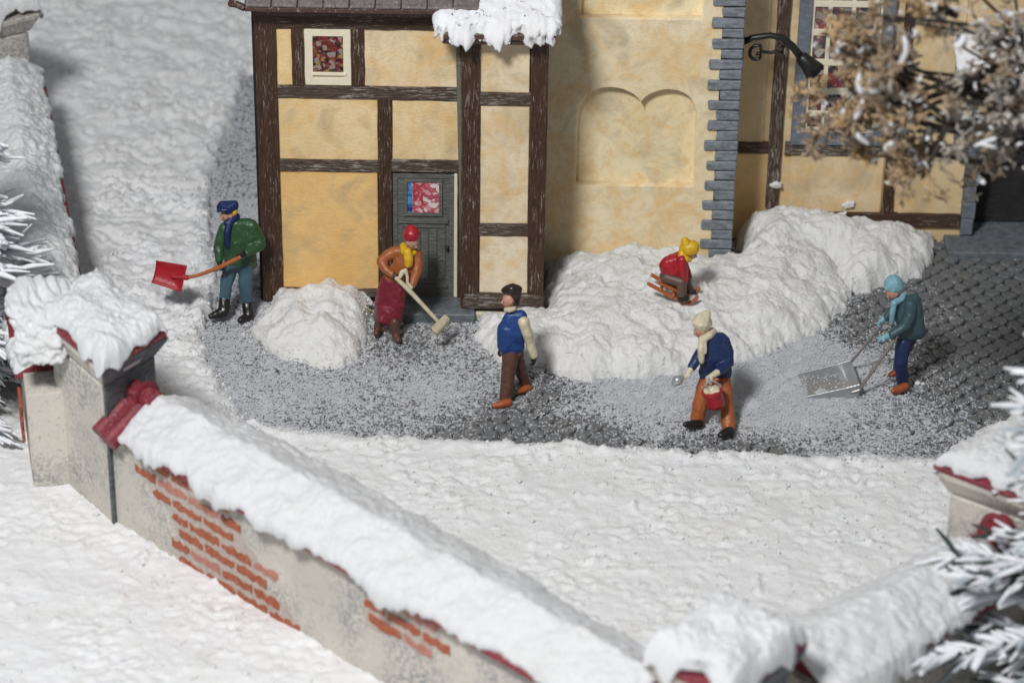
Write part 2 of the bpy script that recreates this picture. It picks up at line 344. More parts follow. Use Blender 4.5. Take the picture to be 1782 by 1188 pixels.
restV = np.array(restV); tag(fmesh('cobbles', restV, np.array(restF), COB, bed, smooth=False, attr={'dust': dust(restV[:, 0], restV[:, 1])}), kind='stuff')
# snow powder grains
n = 620000; gx = rng.uniform(-5.3, 7.6, n); gy = rng.uniform(-4.4, 8.5, n); d = dust(gx, gy)
sd = sdist(STREET, gx, gy); pr = sst(.38, .62, d*.85+.35*vn(gx*2.5, gy*2.5, 55)+.75*vn(gx*13, gy*13, 66)+.55*vn(gx*27, gy*27, 67))*np.clip(d*1.1, 0, 1)
front = (gy < .05) | (gx < -3.6) | ((gx > 3.4) & (gy < 2.2))
k = (rng.random(n) < pr*np.clip(1+sd/.22, 0, 1)) & (sd > -.22) & front & ~((gx > 4.0) & (gx < 4.62) & (gy > -2.4) & (gy < -1.75) & (rng.random(n) < .8)); sd = sd[k]; gx, gy, d = gx[k], gy[k], d[k]; n = len(gx)
r = rng.uniform(.005, .012, n); a = rng.uniform(0, 6.28, n); z0 = np.where(sd < .05, np.maximum(ground_z(gx, gy), 0), 0)+np.where(rng.random(n) < .75, .006, -.02)+(.006+rng.random(n)*.014)*np.clip(d*1.3, 0, 1.2)
V = np.zeros((n, 5, 3))
for j in range(4):
    g = a+j*1.5708; V[:, j, 0] = gx+r*np.cos(g)*rng.uniform(.7, 1.3, n); V[:, j, 1] = gy+r*np.sin(g)*rng.uniform(.7, 1.3, n); V[:, j, 2] = z0
V[:, 4, 0] = gx; V[:, 4, 1] = gy; V[:, 4, 2] = z0+r*rng.uniform(.7, 1.6, n)
F = (np.arange(n)[:, None, None]*5+np.array([[0, 1, 4], [1, 2, 4], [2, 3, 4], [3, 0, 4]])[None]).reshape(-1, 3)
tag(fmesh('snow_powder', V.reshape(-1, 3), F, GRAIN, smooth=False), 'fine grains of snow powder scattered over the cobbled street', 'snow powder', kind='stuff')
print('grains', n, 'cobbles', len(cob))
# ------------------------------------------------------------------ snow heaps
HEAPZ = []; HFOOT = []
def heap(label, foot, ctrl, seed, sp=.021, soft=.30, rag=.08):
    HFOOT.append(foot); P = np.array(foot); x0, y0 = P.min(0)-.15; x1, y1 = P.max(0)+.15
    xs = np.arange(x0, x1, sp); ys = np.arange(y0, y1, sp); X, Y = np.meshgrid(xs, ys)
    def hz(X, Y):
        d = sdist(P, X, Y)+rag*2*fbm(X*2.6, Y*2.6, seed, 4)
        H = idw(ctrl, X, Y, 2.2); dc = np.maximum(d, 0)
        top = H*(1-np.exp(-dc/soft))**.75
        wx = X+.12*vn(X*4, Y*4, seed+5); wy = Y+.12*vn(X*4, Y*4, seed+6)
        det = .15*fbm(wx*1.7, wy*1.7, seed+1, 3)+.055*lump(wx*2.6, wy*2.9, seed+2)+.040*lump(wx*5, wy*5.4, seed+3)*(.3+1.4*sst(-.2, .3, vn(wx*1.5, wy*1.5, seed+9)))+.020*fbm(wx*12, wy*12, seed+8, 3, .6)+.020*fbm(X*24, Y*24, seed+4, 2)
        z = top+det*sst(0, .25, dc)+.02
        return np.where(d > 0, np.maximum(z, .0), -.12), d
    Z, d = hz(X, Y); V = np.stack([X.ravel(), Y.ravel(), Z.ravel()], 1); w = len(xs)
    i = np.arange(len(ys)-1)[:, None]*w+np.arange(w-1)[None]; F = np.stack([i, i+1, i+1+w, i+w], -1).reshape(-1, 4)
    F = F[(d.ravel()[F] > -.05).any(1)]
    HEAPZ.append(lambda x, y: float(hz(np.array([x]), np.array([y]))[0][0]))
    return tag(fmesh('snow_heap', V, F, SNOWW), label, 'snow heap', 'heaps of cleared snow against the houses')
def gp(px, py, z=0): return tuple(onz(px, py, z)[:2])
def wp(px, py, y): q = ony(px, py, y); return (q[0], q[1]-.05, q[2])
TY, RY = 1.15, 2.2                                            # planes of the tower and of the right-hand house
h1 = heap('small rounded snow heap under the orange panel of the timbered house, left of the woman',
     [gp(440, 575), gp(455, 603), gp(500, 628), gp(555, 642), (gp(600, 640)), gp(632, 612), gp(640, 575), gp(640, 545), (-2.02, .05), (-3.35, .05), gp(462, 548)],
     [(*gp(470, 580), .12), (-3.1, -.08, .32), (-2.85, -.06, .50), (-2.6, -.08, .62), (-2.3, -.08, .48), (-2.1, -.1, .25), (*gp(520, 580), .42), (*gp(570, 600), .40), (*gp(560, 635), .14), (*gp(620, 600), .28), (*gp(480, 605), .2)], 3, soft=.16, rag=.05)
h2 = heap('long snow heap in front of the tower that the child sledges down',
     [gp(828, 560), gp(836, 600), gp(862, 632), gp(900, 640), gp(945, 640), gp(975, 656), gp(1030, 664), gp(1100, 660), gp(1180, 650), gp(1290, 628), gp(1390, 598), gp(1440, 572), gp(1470, 540), gp(1478, 512),
      gp(1450, 470), (4.6, 1.7), (3.4, 1.7), (3.2, TY-.02), (.42, TY-.02), (.42, -.32), (-.45, -.34), gp(832, 545)],
     [(*gp(850, 580), .22), (*gp(900, 600), .34), (*gp(960, 610), .36), (*gp(1050, 630), .34), (*gp(1150, 625), .32), (*gp(1280, 605), .30), (*gp(1400, 575), .26), (*gp(1450, 530), .24), (.8, -.1, .40), (1.0, .5, .52),
      (.7, 1.0, .42), (1.2, 1.05, .60), (1.7, 1.05, .74), (2.3, 1.05, .76), (2.9, 1.0, .46), (*gp(1170, 560), .50), (*gp(1250, 540), .42), (3.5, 1.1, .66), (4.0, 1.0, .58), (3.6, .5, .52), (4.0, .3, .44), (.6, -.2, .5)], 13)
h3 = heap('snow heap against the right-hand timbered house beneath its window',
     [gp(1440, 478), gp(1475, 515), gp(1540, 500), gp(1600, 486), gp(1630, 450), gp(1618, 415), (6.15, RY-.02), (3.3, RY-.02), (3.3, 1.0), gp(1350, 500)],
     [(3.5, 2.1, .80), (3.9, 2.1, .92), (4.4, 2.1, .84), (4.9, 2.1, .72), (5.4, 2.1, .62), (5.9, 2.0, .44), (*gp(1600, 440), .38), (*gp(1560, 470), .40), (*gp(1490, 485), .44), (3.6, 1.4, .74), (4.5, 1.4, .68), (5.2, 1.5, .54)], 23)
# loose crumbs of snow on the field, at the foot of the heaps and along the cleared edge
def crumbs(P, r, mat, label):
    n = len(P); base = np.array([[1, 0, 0], [0, 1, 0], [-1, 0, 0], [0, -1, 0], [0, 0, 1], [0, 0, -1], [.6, .6, .5], [-.6, -.6, .5]])[:6]
    V = P[:, None]+base[None]*r[:, None, None]*rng.uniform(.6, 1.35, (n, 6, 1))*np.array([1, 1, .8])
    f = np.array([[0, 1, 4], [1, 2, 4], [2, 3, 4], [3, 0, 4], [1, 0, 5], [2, 1, 5], [3, 2, 5], [0, 3, 5]]); F = (np.arange(n)[:, None, None]*6+f[None]).reshape(-1, 3)
    return tag(fmesh('snow_crumbs', V.reshape(-1, 3), F, mat, smooth=True), label, 'snow crumbs', kind='stuff')
qx = rng.uniform(-9.5, 6.5, 30000); qy = rng.uniform(-11, 11, 30000); sdd = sdist(STREET, qx, qy)
kk = (sdd < .12) & (rng.random(30000) < np.where(sdd > -.35, .8, .14)*(.3+1.6*sst(-.1, .25, vn(qx*1.1, qy*1.1, 91)))) & ((qy < -.6) | (qx < -3.7)); qx, qy = qx[kk], qy[kk]; rr = rng.uniform(.010, .026, len(qx))*np.where(rng.random(len(qx)) < .25, 1.7, 1)
crumbs(np.stack([qx, qy, np.maximum(ground_z(qx, qy), 0)+rr*.2], 1), rr, SNOW, 'small loose crumbs of snow lying on the snow field and along the cleared edge')
hp_ = []
for P in HFOOT:
    P = np.array(P); e_ = np.roll(P, -1, 0)-P
    for _ in range(420):
        i = rng.integers(len(P)); q = P[i]+e_[i]*rng.random()+rng.normal(0, .09, 2)
        if q[1] < .9 and not (-.5 < q[0] < .5 and q[1] > -.4): hp_.append((q[0], q[1], max([h(q[0], q[1]) for h in HEAPZ]+[.01])))
hp_ = np.array(hp_); crumbs(hp_, rng.uniform(.008, .026, len(hp_)), SNOWW, 'loose crumbs fallen from the snow heaps onto the street')
# ------------------------------------------------------------------ timber helper: bars given by two ends of their centre line on a facade
def bar(name, p0, p1, wid, y0, y1, mat, parent, seg=10, rough=.006):
    """a beam in the facade plane: ends p0,p1 (x,z), width wid, front y0, back y1, slightly uneven arrises"""
    p0 = np.array(p0); p1 = np.array(p1); ln = np.hypot(*(p1-p0)); an = math.atan2(p1[1]-p0[1], p1[0]-p0[0]); seg = max(3, min(14, int(ln/.18)))
    V = []; F = []; dp = (y1-y0); be = .014
    sec = [(-wid/2, 0), (-wid/2, -dp+be), (-wid/2+be, -dp), (wid/2-be, -dp), (wid/2, -dp+be), (wid/2, 0)]
    for i in range(seg+1):
        for (b, c) in sec: V.append((ln*i/seg, c+(random.uniform(-rough, rough) if c < 0 else 0), b+(random.uniform(-rough, rough))))
    for i in range(seg):
        for j in range(5): F.append((i*6+j, i*6+j+1, i*6+7+j, i*6+6+j))
        F.append((i*6+5, i*6, i*6+6, i*6+11))
    F += [tuple(range(6)), tuple(seg*6+q for q in range(5, -1, -1))]
    o = pmesh(name, V, F, mat); o.location = (p0[0], y1, p0[1]); o.rotation_euler = (0, -an, 0); bpy.context.view_layer.update()
    o.parent = parent; o.matrix_parent_inverse = Matrix.Translation(-Vector(parent.location)); return o
def vb(name, pxc, pyt, pyb, wpx, y, mat, parent, pr=.045, dx=0):   # vertical beam: centre px at top and bottom
    a = ony(pxc, pyt, y-pr); b = ony(pxc+dx, pyb, y-pr); x = (a[0]+b[0])/2; return bar(name, (x, b[2]), (x, a[2]), wpx/124., y-pr, y+.02, mat, parent)
def hb(name, px0, px1, pyc, hpx, y, mat, parent, pr=.04):          # horizontal beam, pyc at its left end
    a = ony(px0, pyc, y-pr); b = ony(px1, pyc, y-pr); return bar(name, (a[0], a[2]), (b[0], a[2]), hpx/107., y-pr, y+.02, mat, parent)
def panel(px0, px1, py0, py1, y, parent, tint=(1, 1, 1), mat=None, name='infill_panel', th=.03):
    a = ony(px0, py1, y); b = ony(px1, py0, y); o = box(name, a[0], b[0], y-.012, y+th, a[2], b[2], mat or PLAS, parent, bevel=.008); o.color = (*tint, 1); return o
# ------------------------------------------------------------------ timbered house with the door
H = thing('timbered_house', 'half-timbered house with cream panels, grey door and snow-capped porch bay', 'house', (-1.5, 2.5, 0))
hx0, hx1 = ony(446, 300, 0)[0], ony(943, 300, 0)[0]
box('house_core', hx0, hx1-.0, .035, 5, -.1, 4.62, DARK, H, bevel=0)
P = [(480, 508, 50, 150, (1, .88, .66)), (634, 800, 48, 150, (1, .98, .97)), (484, 657, 172, 278, (1, .92, .76)), (683, 799, 176, 282, (1, .94, .82)), (486, 657, 298, 500, (1.02, .80, .47))]
for p in P: panel(*p[:4], 0, H, p[4])
vb('post', 463.5, 22, 522, 36, 0, TIMBER, H, .06, dx=9)
vb('post', 518, 44, 150, 21, 0, TIMBER, H); vb('post', 622, 44, 150, 23, 0, TIMBER, H)
vb('post', 668, 172, 508, 24, 0, TIMBER, H, .05, dx=5)
hb('rail', 446, 800, 36, 24, 0, TIMBER, H, .05); hb('rail', 482, 803, 160, 21, 0, TIMBER2, H, .042); hb('rail', 484, 659, 288, 20, 0, TIMBER2, H, .04); hb('rail', 680, 803, 289, 21, 0, TIMBER2, H, .04)
hb('rail', 484, 665, 508, 15, 0, TIMBER2, H, .04); hb('fascia_board', 446, 800, 20, 14, 0, ROOFM, H, .09)
vb('post', 800.5, 292, 520, 14, 0, TIMBER, H, .03, dx=2)
# window
def frame_rect(name, px0, px1, py0, py1, wpx, y, pr, mat, parent, taper=None):
    a = ony(px0, py1, y-pr); b = ony(px1, py0, y-pr); w = wpx/124.; x0, z0, x1, z1 = a[0], a[2], b[0], b[2]
    V = []; F = []
    for (i, o_) in ((0, y-pr), (1, y+.01)):
        for k in (0, w): V += [(x0+k, o_, z0+k), (x1-k, o_, z0+k), (x1-k, o_, z1-k), (x0+k, o_, z1-k)]
    for j in range(4):
        q = (j+1) % 4; F += [(j, q, 4+q, 4+j), (8+j, 12+j, 12+q, 8+q), (j, 8+j, 8+q, q), (4+j, 4+q, 12+q, 12+j)]
    return pmesh(name, V, F, mat, parent, bevel=.004)
WP1 = m_print('print_of_shelves', [(.14, .008, .012), (.42, .02, .03), (.66, .40, .12), (.60, .50, .40), (.30, .03, .03), (.4, .12, .05), (.08, .02, .02), (.6, .52, .44)], 17)
WP2 = m_print('print_of_toys', [(.50, .04, .08), (.62, .10, .16), (.42, .03, .06), (.7, .3, .35), (.55, .06, .1), (.78, .7, .68)], 17)
WPB = m_print('print_blue', [(.02, .14, .42), (.06, .3, .6), (.02, .05, .2), (.1, .4, .65)], 15)
w_ = frame_rect('window', 532, 610, 52, 148, 13, 0, .03, CREAM, H)
box('window_surround', ony(528, 100, 0)[0], ony(612, 100, 0)[0], -.004, .03, ony(560, 150, 0)[2], ony(560, 46, 0)[2], CREAM, H)
def pic(px0, px1, py0, py1, y, mat, parent, name='picture'):
    a = ony(px0, py1, y); b = ony(px1, py0, y); return box(name, a[0], b[0], y, y+.006, a[2], b[2], mat, parent, bevel=0)
pic(544, 601, 54, 128, -.010, WP1, w_); pic(544, 601, 54, 128, -.016, GLASS, w_, 'pane'); box('window_sill', ony(543, 130, -.03)[0], ony(603, 130, -.03)[0], -.05, -.012, ony(560, 131, -.03)[2], ony(560, 126, -.03)[2], CREAM, w_)
# door
D_ = thing('x', None, None); bpy.data.objects.remove(D_)
a = ony(685, 517, 0); b = ony(789, 303, 0)
door = box('door', a[0], b[0], .005, .04, a[2], b[2], DOORM, H, bevel=.004)
def dbar(px0, px1, py0, py1, pr, nm='door_rail'): 
    a = ony(px0, py1, -pr); b = ony(px1, py0, -pr); return box(nm, a[0], b[0], -pr, .008, a[2], b[2], DOORM, door, bevel=.006)
frame_rect('door_frame', 685, 790, 304, 517, 8, 0, .012, DOORM, door)
fr = frame_rect('door_window', 703, 770, 313, 376, 6, 0, .026, DOORM, door)
pic(708, 718, 318, 370, -.006, WPB, fr); pic(718, 766, 318, 370, -.0065, WP2, fr); pic(708, 766, 318, 370, -.014, GLASS, fr, 'pane')
dbar(694, 780, 383, 389, .030); dbar(700, 775, 392, 396, .018)
for k in range(5): dbar(704+k*14.5, 717+k*14.5, 400, 486, .012, 'door_plank')
dbar(700, 778, 496, 500, .022)
box('door_jamb', ony(790, 400, -.03)[0], ony(796, 400, -.03)[0], -.03, .03, ony(790, 517, -.03)[2], ony(790, 303, -.03)[2], CREAM, H)
box('door_knob', ony(776, 430, -.03)[0], ony(781, 430, -.03)[0], -.06, .0, ony(778, 436, -.03)[2], ony(778, 428, -.03)[2], IRON, door, bevel=.01)
st = box('doorstep', ony(650, 545, -.5)[0], ony(826, 545, -.5)[0], -.52, .03, -.06, .14, STEPM, H, bevel=.012)
# bay
BY = -.3; bx0, bx1 = ony(806, 300, BY)[0], ony(948, 300, BY)[0]
bc = box('bay_core', bx0+.03, bx1-.01, BY+.035, .06, 0, 4.45, DARK, H, bevel=0)
box('plinth', bx0+.05, bx1-.02, BY-.03, BY+.2, -.08, .07, CREAM, H)
for p in [(833, 923, 60, 162, (.98, .99, 1.04)), (834, 922, 184, 392, (1, 1.03, 1.10)), (834, 921, 411, 514, (1.02, 1.05, 1.14))]: panel(*p[:4], BY, H, p[4])
vb('post', 817, 62, 535, 31, BY, TIMBER, H, .06, dx=3); vb('post', 938, 62, 535, 29, BY, TIMBER, H, .06, dx=-5)
box('bay_side', bx1-.012, bx1+.012, BY-.02, 1.2, -.05, 4.4, TIMBER, H, bevel=.004)
hb('rail', 832, 924, 173, 21, BY, TIMBER2, H, .045); hb('rail', 832, 924, 400, 20, BY, TIMBER2, H, .045); hb('rail', 808, 946, 524, 26, BY, TIMBER2, H, .066); hb('rail', 800, 950, 66, 14, BY, TIMBER, H, .07)
tube('drainpipe', [tuple(ony(799, 62, -.12)), tuple(ony(800, 110, -.10)), tuple(ony(803, 300, -.08)), tuple(ony(805, 508, -.08))], [.055, .05, .042, .034], PIPE, H)
box('pipe_bracket', ony(794, 110, -.1)[0], ony(806, 110, -.1)[0], -.16, 0, ony(800, 112, -.1)[2], ony(800, 106, -.1)[2], PIPE, H)
# roofs
def roof(name, x0, x1, y0, z0, y1, z1, th, mat, parent):
    return pmesh(name, [(x0, y0, z0), (x1, y0, z0), (x1, y1, z1), (x0, y1, z1), (x0, y0, z0+th), (x1, y0, z0+th), (x1, y1, z1+th), (x0, y1, z1+th)], BF, mat, parent, bevel=.01)
e = ony(425, 19, -.4); e1 = ony(790, 19, -.4)
rf = roof('roof', e[0], e1[0]+.2, -.4, e[2]-.02, 3, e[2]+2.2, .07, ROOFM, H)
for k in range(2):
    for q in range(9):
        x = e[0]+.02+q*.345+(.17 if k else 0); roofz = e[2]+.055+k*.14; yq = -.42+k*.2; pmesh('roof_tile', [(x, yq, roofz), (x+.335, yq, roofz), (x+.335, yq+.5, roofz+.36), (x, yq+.5, roofz+.36), (x, yq, roofz+.04), (x+.335, yq, roofz+.04), (x+.335, yq+.5, roofz+.40), (x, yq+.5, roofz+.40)], BF, TILEG, rf, bevel=.01)
tube('gutter', [tuple(ony(400, 6, -.3)), tuple(ony(412, 8, -.35)), tuple(ony(425, 14, -.42))], .05, ROOFM, H)
g0 = ony(768, 66, BY-.30); g1 = ony(968, 66, BY-.30)
br = roof('bay_roof', g0[0], g1[0], BY-.34, g0[2]-.01, BY+2.0, g0[2]+1.25, .08, ROOFM, H)
pmesh('eave_board', [(g0[0]+.02, BY-.28, g0[2]-.10), (g1[0]-.02, BY-.28, g0[2]-.10), (g1[0]-.02, BY-.04, g0[2]-.1), (g0[0]+.02, BY-.04, g0[2]-.1), (g0[0]+.02, BY-.30, g0[2]), (g1[0]-.02, BY-.30, g0[2]), (g1[0]-.02, BY-.04, g0[2]+.1), (g0[0]+.02, BY-.04, g0[2]+.1)], BF, ROOFM, H, bevel=.008)
tube('rain_hopper', [tuple(ony(790, 54, -.40)), tuple(ony(791, 68, -.40)), tuple(ony(797, 78, -.3))], [.12, .10, .05], ROOFM, H)
# snow sheets with thickness, ragged at the rim: param grid (u,v) -> base surface, lifted along a normal
def snow_slab(name, base, nu, nv, th, mat, parent, seed, rag=(0, 0, 0, 0), amp=.03, sc=3, ragf=1):
    """base(u,v)->(n,3) and its up direction; u,v in 0..1; rag: how far u0,u1,v0,v1 rims wander"""
    U, Vv = np.meshgrid(np.linspace(0, 1, nu), np.linspace(0, 1, nv)); u = U.ravel(); v = Vv.ravel()
    B0, _ = base(u, v); wn = fbm(B0[:, 0]*2.6, B0[:, 1]*2.6+B0[:, 2]*1.7, seed, 5, .7 if ragf else .35)+.7*ragf*vn(B0[:, 0]*9, B0[:, 1]*9, seed+2)
    u2 = u+rag[0]*(1-u)**3*(.4+wn)-rag[1]*u**3*(.4+wn)
    v2 = v+rag[2]*(1-v)**3*(.5+wn)-rag[3]*v**3*(.5+wn)
    B, Nn = base(u2, v2); e = np.minimum(np.minimum(u, 1-u)*nu/5., np.minimum(v, 1-v)*nv/5.); rim = np.clip(e, 0, 1)**.5
    d = amp*(1.6*fbm(B[:, 0]*sc, B[:, 1]*sc+B[:, 2]*sc*.7, seed+7, 4)+.7*lump(B[:, 0]*sc*2.2, B[:, 1]*sc*2.2+B[:, 2]*2, seed+9)+.55*fbm(B[:, 0]*sc*6, B[:, 1]*sc*6, seed+12, 3, .6))
    T = B+Nn*(th*rim+d*(.12+.88*rim))[:, None]; Bt = B-Nn*.03
    V = np.concatenate([T, Bt]); m = nu*nv; i = (np.arange(nv-1)[:, None]*nu+np.arange(nu-1)[None]).ravel()
    F = [np.stack([i, i+1, i+1+nu, i+nu], 1), np.stack([i+m, i+nu+m, i+nu+1+m, i+1+m], 1)]
    ring = list(range(nu))+[nu*(j+1)-1 for j in range(1, nv)]+[nu*nv-1-j for j in range(1, nu)]+[nu*j for j in range(nv-2, 0, -1)]
    ring = np.array(ring); nx = np.roll(ring, -1); F.append(np.stack([ring, ring+m, nx+m, nx], 1))
    return fmesh(name, V, np.concatenate(F), mat, parent)
SNOWR = m_snow('snow_roof', (.80, .80, .83), .3)
def bb(u, v):
    x = g0[0]-.12+(g1[0]-g0[0]+.2)*u; hang = np.maximum(0, .07-v)*2.6
    y = BY-.42+2.2*v; z = g0[2]+.06+np.maximum(v-.03, 0)*1.25*2.2/2.34-hang*.9+.0*u
    return np.stack([x, y+0*u, z], 1), np.tile(np.array([[0, -.42, .9]]), (len(u), 1))
snow_slab('roof_snow', bb, 90, 80, .12, SNOWR, H, 31, (.02, .02, .06, 0), .03, 3)
# ------------------------------------------------------------------ tower with the blind double arch
T_ = thing('stone_tower', 'plain cream tower with a blind double arch and grey quoins up its right edge', 'tower', (2, 3, 0))
tx1 = ony(1282, 225, TY)[0]
def curve_plate(outer, holes, y0, th, mat, name, parent, bev=.012):
    cu = bpy.data.curves.new(name, 'CURVE'); cu.dimensions = '2D'; cu.fill_mode = 'BOTH'; cu.extrude = th/2; cu.bevel_depth = bev; cu.bevel_resolution = 2
    for P in [outer]+holes:
        s = cu.splines.new('POLY'); s.points.add(len(P)-1); s.use_cyclic_u = True
        for q, p in zip(s.points, P): q.co = (p[0], p[1], 0, 1)
    o = bpy.data.objects.new('tmp', cu); COL.objects.link(o); bpy.context.view_layer.update()
    me = bpy.data.meshes.new_from_object(o.evaluated_get(bpy.context.evaluated_depsgraph_get())); bpy.data.objects.remove(o)
    me.transform(Matrix.Translation((0, y0+th/2+bev, 0)) @ Matrix.Rotation(rad(90), 4, 'X')); me.materials.clear(); me.materials.append(mat)
    return link(name, me, parent)
def w2(px, py, y=TY): q = ony(px, py, y); return (q[0], q[2])
c = w2(1113, 182); l = w2(1003, 200); r_ = w2(1212, 200); bz = w2(1000, 320)[1]; zt = w2(1060, 148)[1]
xl, xr, xc = w2(1002, 260)[0], w2(1210, 260)[0], c[0]
def arch(xa, xb, zs, ze, ztop, n=18):                       # arch from (xa,zs) over ztop to (xb,ze)
    P = []
    for i in range(n+1):
        g = math.pi*i/n; x = (xa+xb)/2-(xb-xa)/2*math.cos(g); s = zs+(ze-zs)*i/n; P.append((x, s+(ztop-s)*math.sin(g)**.9))
    return P
hole = [(xl, bz)]+arch(xl, xc+.03, l[1]-.05, c[1], zt)[:-1]+[(xc+.015, c[1])]+arch(xc, xr, c[1], r_[1]-.05, zt-.02)[1:]+[(xr, bz)]
z2 = w2(1010, 30)[1]; hole2 = [(w2(1010, 0)[0], z2), (w2(1225, 0)[0], z2), (w2(1225, 0)[0], z2+2), (w2(1010, 0)[0], z2+2)]
plate = curve_plate([(.2, -.1), (tx1, -.1), (tx1, 7), (.2, 7)], [hole, hole2], TY-.06, .15, TOWP, 'tower_face', T_, .010); plate.color = (1, .97, .93, 1)
nb_ = box('niche_back', .2, tx1-.02, TY+.095, TY+.3, -.1, 7, TOWP, T_, bevel=0); nb_.color = (1, .97, .88, 1)
box('tower_core', .2, tx1-.004, TY+.31, 5, -.1, 7, TOWP, T_, bevel=0)
# quoins, one course per block
box('quoin_backing', tx1-.285, tx1+.008, TY-.066, TY+.1, -.1, 7, IRON, T_, bevel=0)
zc = w2(1290, 450)[1]+.02; ph = w2(1290, 0)[1]; qh = (ph-zc)/25.6
z = zc-4*qh+.02; k = 1
while z < ph+.5:
    xr_ = tx1+.022; wd = (.455 if k % 2 == 0 else .31)+random.uniform(-.02, .02)
    box('quoin_block', xr_-wd, xr_, TY-.098-(.010 if k % 2 == 0 else 0), TY+.32, z+.009, z+qh-.008, QUOIN, T_, bevel=.016, jit=.009); z += qh; k += 1
# lamp on its scroll bracket
A = lambda px, py, y=TY+.25: tuple(ony(px, py, y))
lb = thing('wall_lantern', 'black wrought-iron bell lamp on a scrolled bracket at the tower corner', 'lamp', tuple(ony(1298, 75, TY+.25)))
tube('arm', [A(1292, 74), A(1310, 66), A(1340, 62), A(1362, 66), A(1380, 82), A(1394, 100)], [.05, .045, .045, .048, .055, .06], IRON, lb)
sp = [A(1352, 90), A(1362, 92), A(1364, 82), A(1354, 78)]
tube('scroll', sp[::-1]+[A(1340, 92), A(1325, 90)] + [A(1318+18*math.cos(g)*(1-.07*i), 95+17*math.sin(g)*(1-.07*i)) for i, g in enumerate(np.linspace(-1.3, -8.5, 16))][::1], .026, IRON, lb)
box('wall_plate', tx1-.02, tx1+.05, TY+.18, TY+.32, A(1298, 108)[2], A(1298, 60)[2], IRON, lb)
tube('lamp_shade', [A(1390, 96), A(1396, 101), A(1406, 111), A(1418, 125)], [.045, .095, .115, .155], IRON, lb, 14)
# ------------------------------------------------------------------ right-hand house
R = thing('corner_house', 'half-timbered house with a large blue-framed window and a dark doorway at its right', 'house', (5.5, 4, 0))
rx0 = tx1-.3; rx1 = ony(1690, 300, RY)[0]
box('house_core', rx0, rx1, RY+.012, 6, -.1, 6, PLAS, R, bevel=0).color = (.85, .8, .72, 1)
for p in [(1270, 1352, -140, 250, (.86, .84, .80)), (1270, 1346, 268, 420, (.95, .80, .6)), (1369, 1540, 270, 372, (.92, .88, .84)), (1562, 1682, 275, 374, (.90, .86, .80)), (1570, 1700, -140, 256, (.90, .85, .78)), (1352, 1570, 372, 430, (.8, .8, .8))]: panel(*p[:4], RY, R, p[4])
vb('post', 1366, -140, 362, 23, RY, TIMBER2, R, .06, dx=-15); vb('post', 1549, 268, 385, 20, RY, TIMBER, R, .05, dx=-3); vb('post', 1588, -140, 262, 18, RY, TIMBER, R, .05, dx=-14)
hb('rail', 1270, 1350, 257, 19, RY, TIMBER, R); hb('rail', 1366, 1684, 260, 22, RY, TIMBER2, R, .045); hb('sill_beam', 1430, 1670, 382, 24, RY, TIMBER, R, .06)
wf = frame_rect('window', 1376, 1572, -120, 252, 22, RY, .10, BLUEG, R)
frame_rect('casement', 1395, 1552, -100, 230, 9, RY, .05, CREAM, wf)
WP3 = m_print('print_of_shop_display', [(.05, .025, .025), (.30, .02, .03), (.45, .40, .36), (.10, .05, .05), (.03, .02, .02), (.15, .03, .04), (.06, .035, .035), (.30, .24, .2)], 9)
pic(1396, 1552, -100, 228, RY-.016, WP3, wf); pic(1396, 1552, -100, 228, RY-.022, GLASS, wf, 'pane')
for py in (8, 58, 110, 160, 200): a = ony(1398, py+4, RY-.05); b = ony(1550, py-4, RY-.05); box('glazing_bar', a[0], b[0], RY-.055, RY-.012, a[2], b[2], CREAM, wf)
for px in (1430, 1470, 1510): a = ony(px-4, 228, RY-.05); b = ony(px+3, -90, RY-.05); box('glazing_bar', a[0]-.0, a[0]+.06, RY-.052, RY-.012, a[2], b[2], CREAM, wf)
# doorway
z = .12
while z < 3.0:
    hh = .27; w3 = .20+random.uniform(-.02, .03); box('door_quoin', rx1-.08, rx1-.08+w3, RY-.06, RY+.5, z+.01, z+hh, BLUEG, R, bevel=.012, jit=.004); z += hh
box('doorway_recess', rx1+.1, rx1+3, RY+.5, RY+.6, 0, 3.4, DARK, R, bevel=0)
dd2 = box('door', rx1+.16, rx1+1.3, RY+.42, RY+.48, .12, 2.6, m_timber('dark_door', (.022, .018, .018), (.1, .1, .1)), R)
s0 = ony(1652, 430, RY-.6)
box('doorstep', s0[0], s0[0]+3.2, RY-.55, RY+.5, -.06, .10, STEPM, R, bevel=.012)
box('upper_wall', rx1-.02, rx1+3, RY-.0, RY+.5, ony(1700, 125, RY)[2], 6, PLAS, R).color = (.8, .76, .7, 1)
q0 = ony(1667, 128, RY-.5)
roof('canopy_roof', q0[0], q0[0]+3, RY-.6, q0[2]-.08, RY+.3, q0[2]+.42, .07, ROOFM, R)
pmesh('canopy_bracket', [(q0[0]+.04, RY-.5, q0[2]-.1), (q0[0]+.30, RY-.5, q0[2]-.1), (q0[0]+.30, RY, q0[2]-.1), (q0[0]+.04, RY, q0[2]-.5), (q0[0]+.04, RY-.5, q0[2]-.0), (q0[0]+.30, RY-.5, q0[2]-.0), (q0[0]+.30, RY, q0[2]+.0), (q0[0]+.04, RY, q0[2]+.0)], BF, TIMBER, R, bevel=.01)
def cb(u, v):
    return np.stack([q0[0]-.03+3.1*u, RY-.64+1.0*v, q0[2]-.0+.55*v-.10*np.maximum(.1-v, 0)*10*.5], 1), np.tile(np.array([[0, -.4, .9]]), (len(u), 1))
snow_slab('roof_snow', cb, 90, 34, .06, SNOWR, R, 37, (.01, .0, .12, 0), .015, 4)
